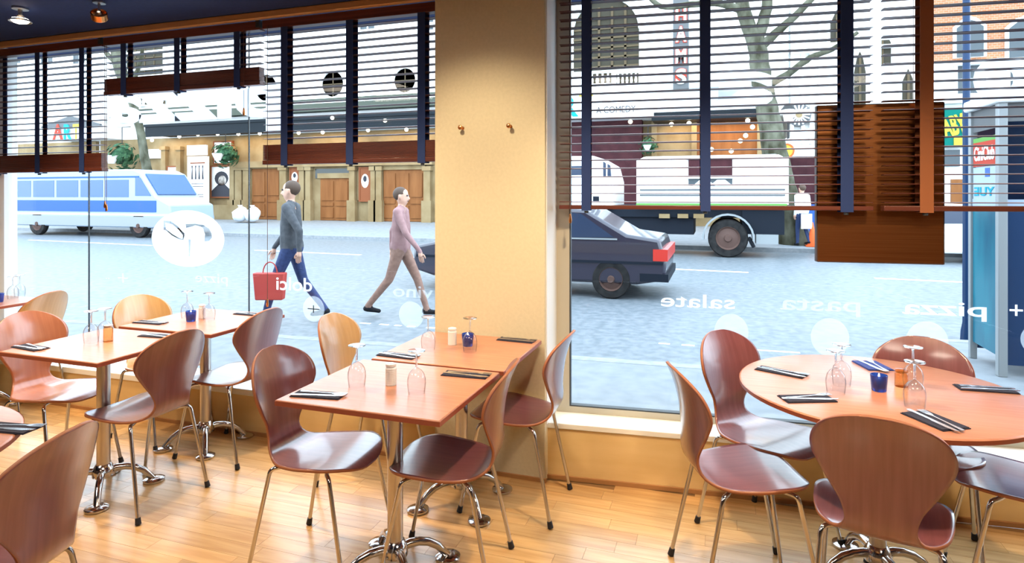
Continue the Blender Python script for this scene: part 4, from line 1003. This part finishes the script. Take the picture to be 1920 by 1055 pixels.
MB().box(x0 + .1, x1 - .05, YT - .03, YT + .02, TZ(1330, 357), TZ(1330, 354)).box(x0 + .1, x1 - .05, YT - .03, YT + .02, TZ(1330, 367), TZ(1330, 364)).build('body_rib', M['grey'], tk)
MB().box(x0, x1, YT - .01, YT + .05, z0 - .06, z0 + .02).build('green_stripe', M['green'], tk)
MB().box(x0, x1 + .04, YT + .05, YT + .06, z0, z1 - .1).build('tail_edge', M['truckwhite'], tk)
wx0, wx1 = TX(1291), TX(1373); wz0, wz1 = TZ(1330, 331), TZ(1330, 299)
wv = MB().box(wx0, wx1, YT - .05, YT + .03, wz0, wz1).build('side_opening', M['maroon'], tk)
MB().box(wx0 - .05, wx1 + .05, YT - .08, YT, wz1, wz1 + .06).box(wx0 - .05, wx1 + .05, YT - .08, YT, wz0 - .05, wz0).build('opening_frame', M['truckwhite'], wv)
MB().box(wx0, wx1, YT - .03, YT + .02, TZ(1330, 347), wz0 - .06).build('grey_hatch', M['greywin'], wv)
for u in (1320, 1352): MB().prism([(TX(u) - .28, TZ(u, 348)), (TX(u) + .28, TZ(u, 348)), (TX(u) + .1, TZ(u, 337)), (TX(u) - .1, TZ(u, 337))], YT - .07, YT - .02).build('white_cover', M['truckwhite'], wv)
cxa, cxb = TX(985), TX(1150); ct = TZ(1100, 292); cbm = TZ(1100, 392)
MB().prism([(cxa, cbm), (cxb, cbm), (cxb, TZ(1100, 340)), (cxb - .12, ct - .25), (cxb - .55, ct), (cxa + .3, ct), (cxa, ct - .3)], YT + .02, YT + 2.1).build('cab', M['truckwhite'], tk, bevel=.05)
MB().box(TX(1066), TX(1097), YT, YT + .05, TZ(1080, 328), TZ(1080, 311)).prism([(TX(1131), TZ(1140, 330)), (TX(1136), TZ(1140, 330)), (TX(1136), TZ(1140, 306)), (TX(1131), TZ(1140, 302))], YT, YT + .05).prism([(TX(1139), TZ(1140, 330)), (TX(1146), TZ(1140, 330)), (TX(1144), TZ(1140, 310)), (TX(1139), TZ(1140, 307))], YT, YT + .05).build('cab_window', M['carglass'], tk)
MB().box(TX(1112), TX(1123), YT - .01, YT + .03, TZ(1110, 377), TZ(1110, 368)).build('step', M['truckdark'], tk)
MB().box(TX(1000), TX(1470), YT + .2, YT + 2.0, TZ(1300, 408), z0 - .04).box(TX(1158), TX(1300), YT + .3, YT + 1.9, TZ(1250, 440), TZ(1250, 400)).box(TX(1392), TX(1472), YT + .15, YT + 2, TZ(1430, 440), TZ(1430, 395)).build('chassis', M['truckdark'], tk)
for u in (1235, 1270, 1300): MB().box(TX(u), TX(u + 20), YT + .1, YT + .4, TZ(u, 409), TZ(u, 401)).build('reflector_plate', M['tan'], tk)
wy = YT + .18; wr_ = .50; wz = ZR_ + wr_
wheel(tk, TX(1365), wy, wz, wr_, .30); wheel(tk, TX(1052), wy, wz, wr_, .30)
for sy in (1.85,): wheel(tk, TX(1365), YT + sy, wz, wr_, .30); wheel(tk, TX(1052), YT + sy, wz, wr_, .30)
fd = MB(); fr = .60
for i in range(14):
    a, b_ = R(-5 + 190 * i / 14), R(-5 + 190 * (i + 1) / 14); X0 = TX(1365)
    fd.prism([(X0 + fr * math.cos(a), wz + fr * math.sin(a)), (X0 + (fr + .05) * math.cos(a), wz + (fr + .05) * math.sin(a)), (X0 + (fr + .05) * math.cos(b_), wz + (fr + .05) * math.sin(b_)), (X0 + fr * math.cos(b_), wz + fr * math.sin(b_))], YT - .02, YT + .5)
fd.build('wheel_arch', M['post'], tk)
MB().tube([(TX(1404), YT + .1, TZ(1404, 445)), (TX(1414), YT + .1, TZ(1414, 464))], .05, 6).build('mud_flap', M['black'], tk)
MB().box(TX(1418), TX(1460), YT + .05, YT + .6, TZ(1440, 458), TZ(1440, 440)).build('tail_box', M['post'], tk)
def roadcar(name, lb, xf, x_len, yc, wd, prof, glassp, body, glass_m, wheels, wr_, trims=()):
    """prof: (x from front/left, z) outline, extruded across the width"""
    r_ = empty(name, (xf, yc, ZR_), label=lb, cat='car' if 'bus' not in name else 'bus'); h = wd / 2
    MB().prism(prof, -h, h).build('body', M[body], r_, bevel=.05)
    for gp in glassp: MB().prism(gp, -h - .012, h + .012).build('side_window', M[glass_m], r_)
    for (a, b_, c, d, m_, nm) in trims: MB().box(a, b_, -h - .015, h + .015, c, d).build(nm, M[m_], r_)
    for x in wheels:
        for s_ in (-1, 1): wheel(r_, x, s_ * (h - .09), wr_, wr_, .2)
    return r_
sal = [(0, .35), (.05, .75), (.9, .93), (1.55, 1.36), (2.2, 1.44), (3.1, 1.40), (3.75, 1.02), (4.25, .95), (4.35, .6), (4.33, .32), (3.9, .24), (.4, .24)]
sgl = [[(1.08, .95), (1.65, 1.32), (2.25, 1.38), (2.25, .95)], [(2.33, .95), (2.33, 1.38), (3.02, 1.34), (3.55, .97)]]
p = at(1250, 500, 9.7)
roadcar('dark_car', 'dark maroon car passing behind the cream pillar, tail to the right', p.x - 4.35, 4.35, 10.5, 1.7, sal, sgl, 'cardark', 'carglass', (.85, 3.5), .31,
        [(.1, 4.3, .56, .60, 'truckdark', 'side_strip'), (1.1, 3.6, .93, .955, 'post', 'window_trim'), (4.15, 4.37, .62, .80, 'taillight', 'tail_lamp'), (3.95, 4.38, .30, .42, 'truckdark', 'bumper')])
p = at(1562, 450, 17.4) + Vector((4.35, 0, 0))
roadcar('white_car', 'white car between the copper panel and the teal kiosk', p.x - 4.35, 4.35, 18.0, 1.7, sal, sgl, 'carwhite', 'carglass', (.85, 3.5), .31, [(3.95, 4.38, .30, .42, 'truckdark', 'bumper')])
xr = at(318, 410, 17.6).x; L = 9.0
bp = [(0, .38), (0, 2.45), (.2, 2.62), (L - 1.9, 2.62), (L - 1.5, 2.48), (L - .75, 1.55), (L - .05, 1.25), (L, .7), (L - .05, .38)]
wins = []
for i in range(5): a = .35 + i * 1.34; wins.append([(a, 1.55), (a + 1.2, 1.55), (a + 1.2, 2.22), (a, 2.22)])
wins.append([(L - 1.75, 1.6), (L - .95, 1.6), (L - 1.5, 2.3), (L - 1.75, 2.3)])
roadcar('light_blue_bus', 'light blue and white bus crossing the left window', xr - L, L, 18.7, 2.1, bp, wins, 'buswhite', 'busglass', (1.9, L - 1.6), .46,
        [(.02, L - .7, .98, 1.42, 'busblue', 'blue_band'), (.02, L - .1, .84, .90, 'whitepanel', 'white_stripe'), (.02, L - .02, .42, .80, 'post', 'grey_skirt'), (.02, L - 1.55, 2.3, 2.36, 'busblue', 'roof_line')])

bus = [o for o in bpy.data.objects if o.name == 'light_blue_bus'][0]
MB().add([(L - 1.43, y, 2.43) for y in (-.9, .9)] + [(L - .80, y, 1.64) for y in (.9, -.9)] + [(L - 1.40, y, 2.45) for y in (-.9, .9)] + [(L - .77, y, 1.66) for y in (.9, -.9)], [(0, 1, 2, 3), (7, 6, 5, 4), (0, 4, 5, 1), (1, 5, 6, 2), (2, 6, 7, 3), (3, 7, 4, 0)]).build('windscreen', M['busglass'], bus)
# ---------------- kiosk on the near pavement, right edge
ks = empty('telephone_kiosk', (2.29, 6.26, -.02), label='teal telephone kiosk at the right edge with posters on its side', cat='kiosk')
KW, KD, KH = 1.0, .62, 2.32
for (x, y, q) in ((0, 0, .034), (0, KD, .028), (KW, 0, .034), (KW, KD, .028)): MB().box(x - q, x + q, y - q, y + q, 0, KH).build('corner_post', M['post'], ks, bevel=.006)
MB().box(-.06, KW + .06, -.06, KD + .06, KH, KH + .10).build('roof', M['whitepanel'], ks, bevel=.02)
MB().box(-.008, .008, .035, KD - .03, .16, 1.42).build('side_panel', M['teal'], ks)
MB().box(.035, KW - .035, -.008, .008, .10, 1.42).build('front_panel', M['tealdark'], ks)
MB().box(.035, KW - .035, KD - .01, KD + .006, .10, KH).build('back_panel', M['tealdark'], ks)
MB().box(-.012, .012, .03, KD - .03, 1.42, 1.50).box(.03, KW - .03, -.012, .012, 1.42, 1.50).build('rail', M['buswhite'], ks)
MB().box(-.006, .006, .035, KD - .03, 2.12, KH).box(.035, KW - .035, -.006, .006, 2.16, KH).build('header_panel', M['grey'], ks)
MB().box(-.004, .004, .035, KD - .03, 1.50, 2.12).build('side_glass', M['glass'], ks)
MB().box(.5, .95, .25, .55, 1.0, 1.6).build('telephone', M['iron'], ks)
def side(mb): return mb
MT = Matrix(((0, 1, 0, 0), (-1, 0, 0, 0), (0, 0, 1, 0), (0, 0, 0, 1)))   # x -> -y : text on the side face runs towards the front
def sidetext(s, y0, y1, z0, z1, x, m_, mirror=False, bold=.02, nm='poster_lettering'):
    t = fit_text(s, 0, 1, z0, z1, 0, mirror, .003, bold); t.v = [Vector((x - p.y, y1 - p.x * (y1 - y0), p.z)) for p in t.v]; return t.build(nm, M[m_], ks)
MB().box(-.012, -.006, .06, KD - .05, 2.02, 2.06).build('poster_edge', M['green'], ks)
MB().box(-.012, -.006, .06, KD - .05, 1.80, 2.02).build('red_poster', M['letred'], ks); sidetext('CiniClub', .10, KD - .08, 1.85, 1.98, -.013, 'whitepanel')
MB().box(-.012, -.006, .06, KD - .05, 1.50, 1.79).build('white_poster', M['buswhite'], ks); sidetext('YUE', .10, KD - .08, 1.53, 1.61, -.013, 'cyan', True)
MB().box(-.014, -.012, .20, .30, 1.70, 1.78).build('poster_mark', M['busblue'], ks)
MB().box(.18, .8, -.014, -.008, 1.80, 2.05).build('red_poster', M['letred'], ks); MB().box(.18, .8, -.014, -.008, 2.05, 2.09).build('poster_edge', M['green'], ks); MB().box(.18, .8, -.014, -.008, 1.50, 1.72).build('white_poster', M['buswhite'], ks)
lp = empty('sign_post', at(1812, 690, 8.2) * 1, label='dark blue post rising behind the teal kiosk', cat='post'); lp.location.z = ZR_
MB().lathe([(.06, 0), (.055, .1), (.038, .2), (.036, 5.5)], 14).build('shaft', M['tealdark'], lp); MB().lathe([(.05, 5.5), (.05, 5.56)], 12).build('cap', M['tealdark'], lp); lp.location.z = ZR_
# ---------------- lantern, round sign, cone, stall, sacks
ln = empty('street_lantern', (at(1478, 300, 24).x, 24, ZG - .02), label='old lantern on a slim post right of the plane tree', cat='street lamp')
zt = at(1478, 226, 24).z - ZG
MB().tube([(0, 0, 0), (0, 0, zt)], .045, 10).build('post', M['iron'], ln); MB().lathe([(.14, zt), (.20, zt + .42)], 8).build('lantern_glass', M['whitepanel'], ln); MB().lathe([(.25, zt + .42), (.14, zt + .56), (.02, zt + .64)], 8).build('lantern_cap', M['iron'], ln)
rs = empty('round_sign', (at(1474, 300, 22).x, 22, .11), label='round yellow sign with an orange ring above the truck tail', cat='sign')
zt = at(1474, 283, 22).z - .11
MB().tube([(0, 0, 0), (0, 0, zt)], .04, 10).build('post', M['grey'], rs); MB().lathe([(.20, -.05), (.20, -.07), (.002, -.07)], 20, (0, 0, zt), axis='y').build('sign_disc', M['letyellow'], rs); MB().lathe([(.19, -.04), (.19, -.08), (.25, -.08), (.25, -.04)], 24, (0, 0, zt), axis='y', close=True).build('sign_ring', M['cone'], rs)
p = atz(1523, 463, .0); p.y = 19.7; p.x = at(1523, 460, 19.7).x
cn = empty('traffic_cone', (p.x, p.y, .018), label='orange traffic cone by the worker', cat='cone')
MB().lathe([(.14, .03), (.03, .68), (.02, .70)], 18).build('cone_body', M['cone'], cn); MB().box(-.18, .18, -.18, .18, 0, .03).build('base', M['cone'], cn)
st = empty('street_stall', (at(1500, 300, 23.6).x, 23.6, .185), label='small street stall with a pale sloping awning behind the worker', cat='stall')
MB().add([(-.9, -.7, 1.9 + .9), (.9, -.7, 2.7 + .9), (.9, .6, 3.0 + .9), (-.9, .6, 2.2 + .9), (-.9, -.7, 1.95 + .9), (.9, -.7, 2.75 + .9), (.9, .6, 3.05 + .9), (-.9, .6, 2.25 + .9)], [(0, 3, 2, 1), (4, 5, 6, 7), (0, 1, 5, 4), (1, 2, 6, 5), (2, 3, 7, 6), (3, 0, 4, 7)]).build('awning', M['awning'], st)
MB().box(-.8, .8, -.4, .4, .0, 1.0).build('counter', M['busblue'], st); MB().box(-.8, .8, .3, .36, 1.0, 2.7).build('back_board', M['maroon'], st)
for x, z in ((-.85, 2.82), (.85, 3.55)): MB().tube([(x, -.6, 0), (x, -.6, z)], .035, 8).build('support_pole', M['post'], st)
for i, (u, lb) in enumerate(((450, 'white rubbish sack by the theatre plinth, the left one'), (473, 'white rubbish sack by the orange door, the right one'))):
    x = at(u, 400, 24.2).x; s_ = empty('rubbish_sack', (x, 24.2, .20), label=lb, cat='bag', group='white rubbish sacks')
    rg = random.Random(i); mb = MB(); mb.ball((0, 0, .36), .36, 14, (1.15, .9, 1)); 
    for k, v in enumerate(mb.v): mb.v[k] = Vector((v.x * (1 + .12 * math.sin(5 * v.z * 3 + i)), v.y, max(0, v.z * (1 + .10 * math.sin(7 * v.x)))))
    mb.build('sack', M['sack'], s_); MB().lathe([(.03, .66), (.06, .72), (.12, .82)], 10).build('tied_neck', M['sack'], s_)

# ---------------- people
def human(name, lb, x, y, z, face, hgt, top, legs, hair, swing=.28, hat=None, arm=.3, skinc='skin', bagm=None, apron=False):
    k = hgt / 1.75; r_ = empty('person', (x, y, z), R(face), lb, 'person')
    V = lambda a, b_, c: Vector((a, b_, c)) * k
    S = swing
    B = []   # (p, q, r0, r1, material, joint chain)
    def bone(p, q, r0, r1, m_): B.append((p, q, r0 * k, r1 * k, m_))
    for s_ in (-1, 1):
        f = S * s_
        hip, kn, an = V(0, .09 * s_, .92), V(.55 * f + .03, .10 * s_, .51), V(f * 1.1 - (.10 if f < 0 else 0), .10 * s_, .09 + (.06 if f < 0 else 0))
        bone(hip, kn, .092, .062, 1); bone(kn, an, .060, .042, 1); bone(an + V(-.03, 0, -.04), an + V(.15, .01, -.05 - (.02 if f < 0 else 0)), .042, .032, 3)
        sh, el = V(0, .185 * s_, 1.42), V(-.55 * f * arm / .3 - .03, .235 * s_, 1.14); wr = V(-.9 * f * arm / .3 + .06, .235 * s_, .90)
        bone(sh, el, .060, .048, 0); bone(el, wr, .046, .032, 0)
        hd = wr + V(.01, 0, -.085); bone(wr, wr + V(.005, 0, -.05), .026, .036, 2); 
        B.append(('hand', wr, s_))
        bone(V(0, .07 * s_, .95), V(0, .085 * s_, 1.20), .115, .105, 0); bone(V(0, .085 * s_, 1.20), V(0, .10 * s_, 1.40), .108, .085, 0); bone(V(-.02, .04 * s_, .92), V(-.02, .06 * s_, .96), .12, .115, 1)
        bone(V(0, .02 * s_, 1.45), sh, .06, .06, 0)
    bone(V(0, 0, 1.42), V(.01, 0, 1.54), .055, .05, 2); bone(V(.02, 0, 1.58), V(.015, 0, 1.66), .078, .086, 2); bone(V(.03, 0, 1.55), V(.035, 0, 1.57), .06, .065, 2)
    bone(V(.10, 0, 1.625), V(.118, 0, 1.595), .012, .017, 2)
    for s_ in (-1, 1): bone(V(0, .088 * s_, 1.60), V(0, .092 * s_, 1.635), .014, .018, 2)
    mb = MB()
    bones = [b_ for b_ in B if b_[0] != 'hand']
    for (p, q, r0, r1, m_) in bones:
        d = (q - p); ln_ = d.length or .001; d = d / ln_; pts = []; rr_ = []
        for a in (-1, -.8, -.4, 0): pts.append(p + d * r0 * a); rr_.append(max(.003, r0 * math.sqrt(max(0, 1 - a * a))))
        for a in (0.001, .4, .8, 1): pts.append(q + d * r1 * a); rr_.append(max(.003, r1 * math.sqrt(max(0, 1 - a * a))))
        mb.tube(pts, rr_, 10)
    me = mb.mesh('tmp', M[top]); ob = bpy.data.objects.new('tmp', me); C.objects.link(ob)
    rm = ob.modifiers.new('r', 'REMESH'); rm.mode = 'VOXEL'; rm.voxel_size = .017
    sm = ob.modifiers.new('s', 'SMOOTH'); sm.factor = .5; sm.iterations = 3
    dg = bpy.context.evaluated_depsgraph_get(); dg.update(); me2 = bpy.data.meshes.new_from_object(ob.evaluated_get(dg)); bpy.data.objects.remove(ob)
    out = MB(); out.v = [v.co.copy() for v in me2.vertices]
    for pl in me2.polygons:
        c = pl.center; best = None
        for (p, q, r0, r1, m_) in bones:
            d = q - p; t = max(0, min(1, (c - p).dot(d) / max(d.length_squared, 1e-9))); q_ = (c - (p + d * t)).length - (r0 + (r1 - r0) * t)
            if best is None or q_ < best[0]: best = (q_, m_)
        m_ = best[1]
        if m_ == 1 and c.z > .93 * k: m_ = 0
        out.f.append(list(pl.vertices)); out.m.append(m_); out.sm.append(True)
    bpy.data.meshes.remove(me2)
    for b_ in B:
        if b_[0] == 'hand':
            w_, s_ = b_[1], b_[2]
            for i, (dx, ln_) in enumerate(((-.026, .062), (-.009, .075), (.009, .080), (.026, .072))):
                a = w_ + V(dx + .01, 0, -.07); out.tube([a, a + V(.004, -.008 * s_, -ln_ * .5), a + V(.006, -.03 * s_, -ln_)], [.0095 * k, .009 * k, .007 * k], 6, 2)
            a = w_ + V(.035, -.005 * s_, -.035); out.tube([a, a + V(.022, -.012 * s_, -.03), a + V(.028, -.02 * s_, -.055)], [.011 * k, .0105 * k, .008 * k], 6, 2)
    out.build('body', [M[top], M[legs], M[skinc], M['black']], r_)
    hr = MB(); c0 = V(.0, 0, 1.655)
    hr.ball(V(-.012, 0, 1.66), .101 * k, 14, (1.02, .93, .98))
    hr.v = [v if not (v.x > .055 * k and v.z < 1.68 * k) else Vector((.05 * k, v.y, v.z)) for v in hr.v]
    hr.v = [Vector((v.x, v.y, max(v.z, 1.565 * k))) for v in hr.v]
    hr.build('hat' if hat else 'hair', M[hat or hair], r_)
    e = MB()
    for s_ in (-1, 1): e.ball(V(.096, .032 * s_, 1.638), .0125 * k, 8)
    e.box(.094 * k, .101 * k, -.024 * k, .024 * k, 1.560 * k, 1.567 * k)
    e.build('eyes_and_mouth', M['ink'], r_)
    if apron: MB().box(-.20 * k, -.175 * k, -.17 * k, .17 * k, .5 * k, .92 * k).build('apron', M['sack'], r_)
    return r_, k
M['jacket'] = noisy('dark_grey_jacket', (.05, .055, .065), (.08, .085, .095), (20, 20, 20), .8); M['jeans'] = noisy('blue_jeans', (.014, .03, .10), (.025, .045, .14), (30, 30, 30), .8)
M['pinkcoat'] = noisy('dusty_pink_coat', (.27, .145, .145), (.33, .19, .185), (14, 14, 14), .8); M['brownleg'] = noisy('brown_trousers', (.22, .12, .09), (.28, .16, .12), (20, 20, 20), .8)
M['bluecoat'] = mat('blue_coat', (.06, .22, .50), .7); M['greycoat'] = mat('grey_coat', (.15, .17, .20), .8); M['whiteshirt'] = mat('white_shirt', (.75, .77, .78), .8); M['navy'] = mat('navy_trousers', (.02, .04, .12), .8)
M['redbag'] = mat('red_bag_cloth', (.42, .04, .03), .6)
p = at(546, 600, 6.6); a_, k = human('p', 'person in dark grey jacket and blue jeans walking past the left window', p.x, 6.6, ZR_, 200, 1.82, 'jacket', 'jeans', 'hair', .26)
bg = empty('red_bag', (p.x - .13, 6.36, .20), R(200), 'red shopping bag carried by the person in jeans', 'bag')
MB().prism([(-.17, 0), (.17, 0), (.20, .34), (-.20, .34)], -.06, .06).build('bag_body', M['redbag'], bg, bevel=.015)
MB().tube(bez((-.09, 0, .33), (-.08, 0, .52), (.08, 0, .52), (.09, 0, .33), 10), .008, 6).build('handle', M['redbag'], bg)
p = at(752, 600, 7.4); human('p', 'person in dusty pink coat walking near the cream pillar', p.x, 7.4, ZR_, 12, 1.74, 'pinkcoat', 'brownleg', 'hair', .30)
p = at(322, 400, 24.3); human('p', 'person in bright blue coat and blue hat before the theatre', p.x, 24.3, .19, 80, 1.82, 'bluecoat', 'jeans', 'hair', .1, hat='bluecoat')
p = at(352, 400, 24.0); human('p', 'person in grey coat beside the person in blue', p.x, 24.0, .18, 95, 1.80, 'greycoat', 'greycoat', 'hair', .08)
p = at(1504, 460, 19.75); human('p', 'worker in white shirt and navy trousers standing behind the truck', p.x, 19.75, .02, 120, 1.80, 'whiteshirt', 'navy', 'hair', .06, apron=True)
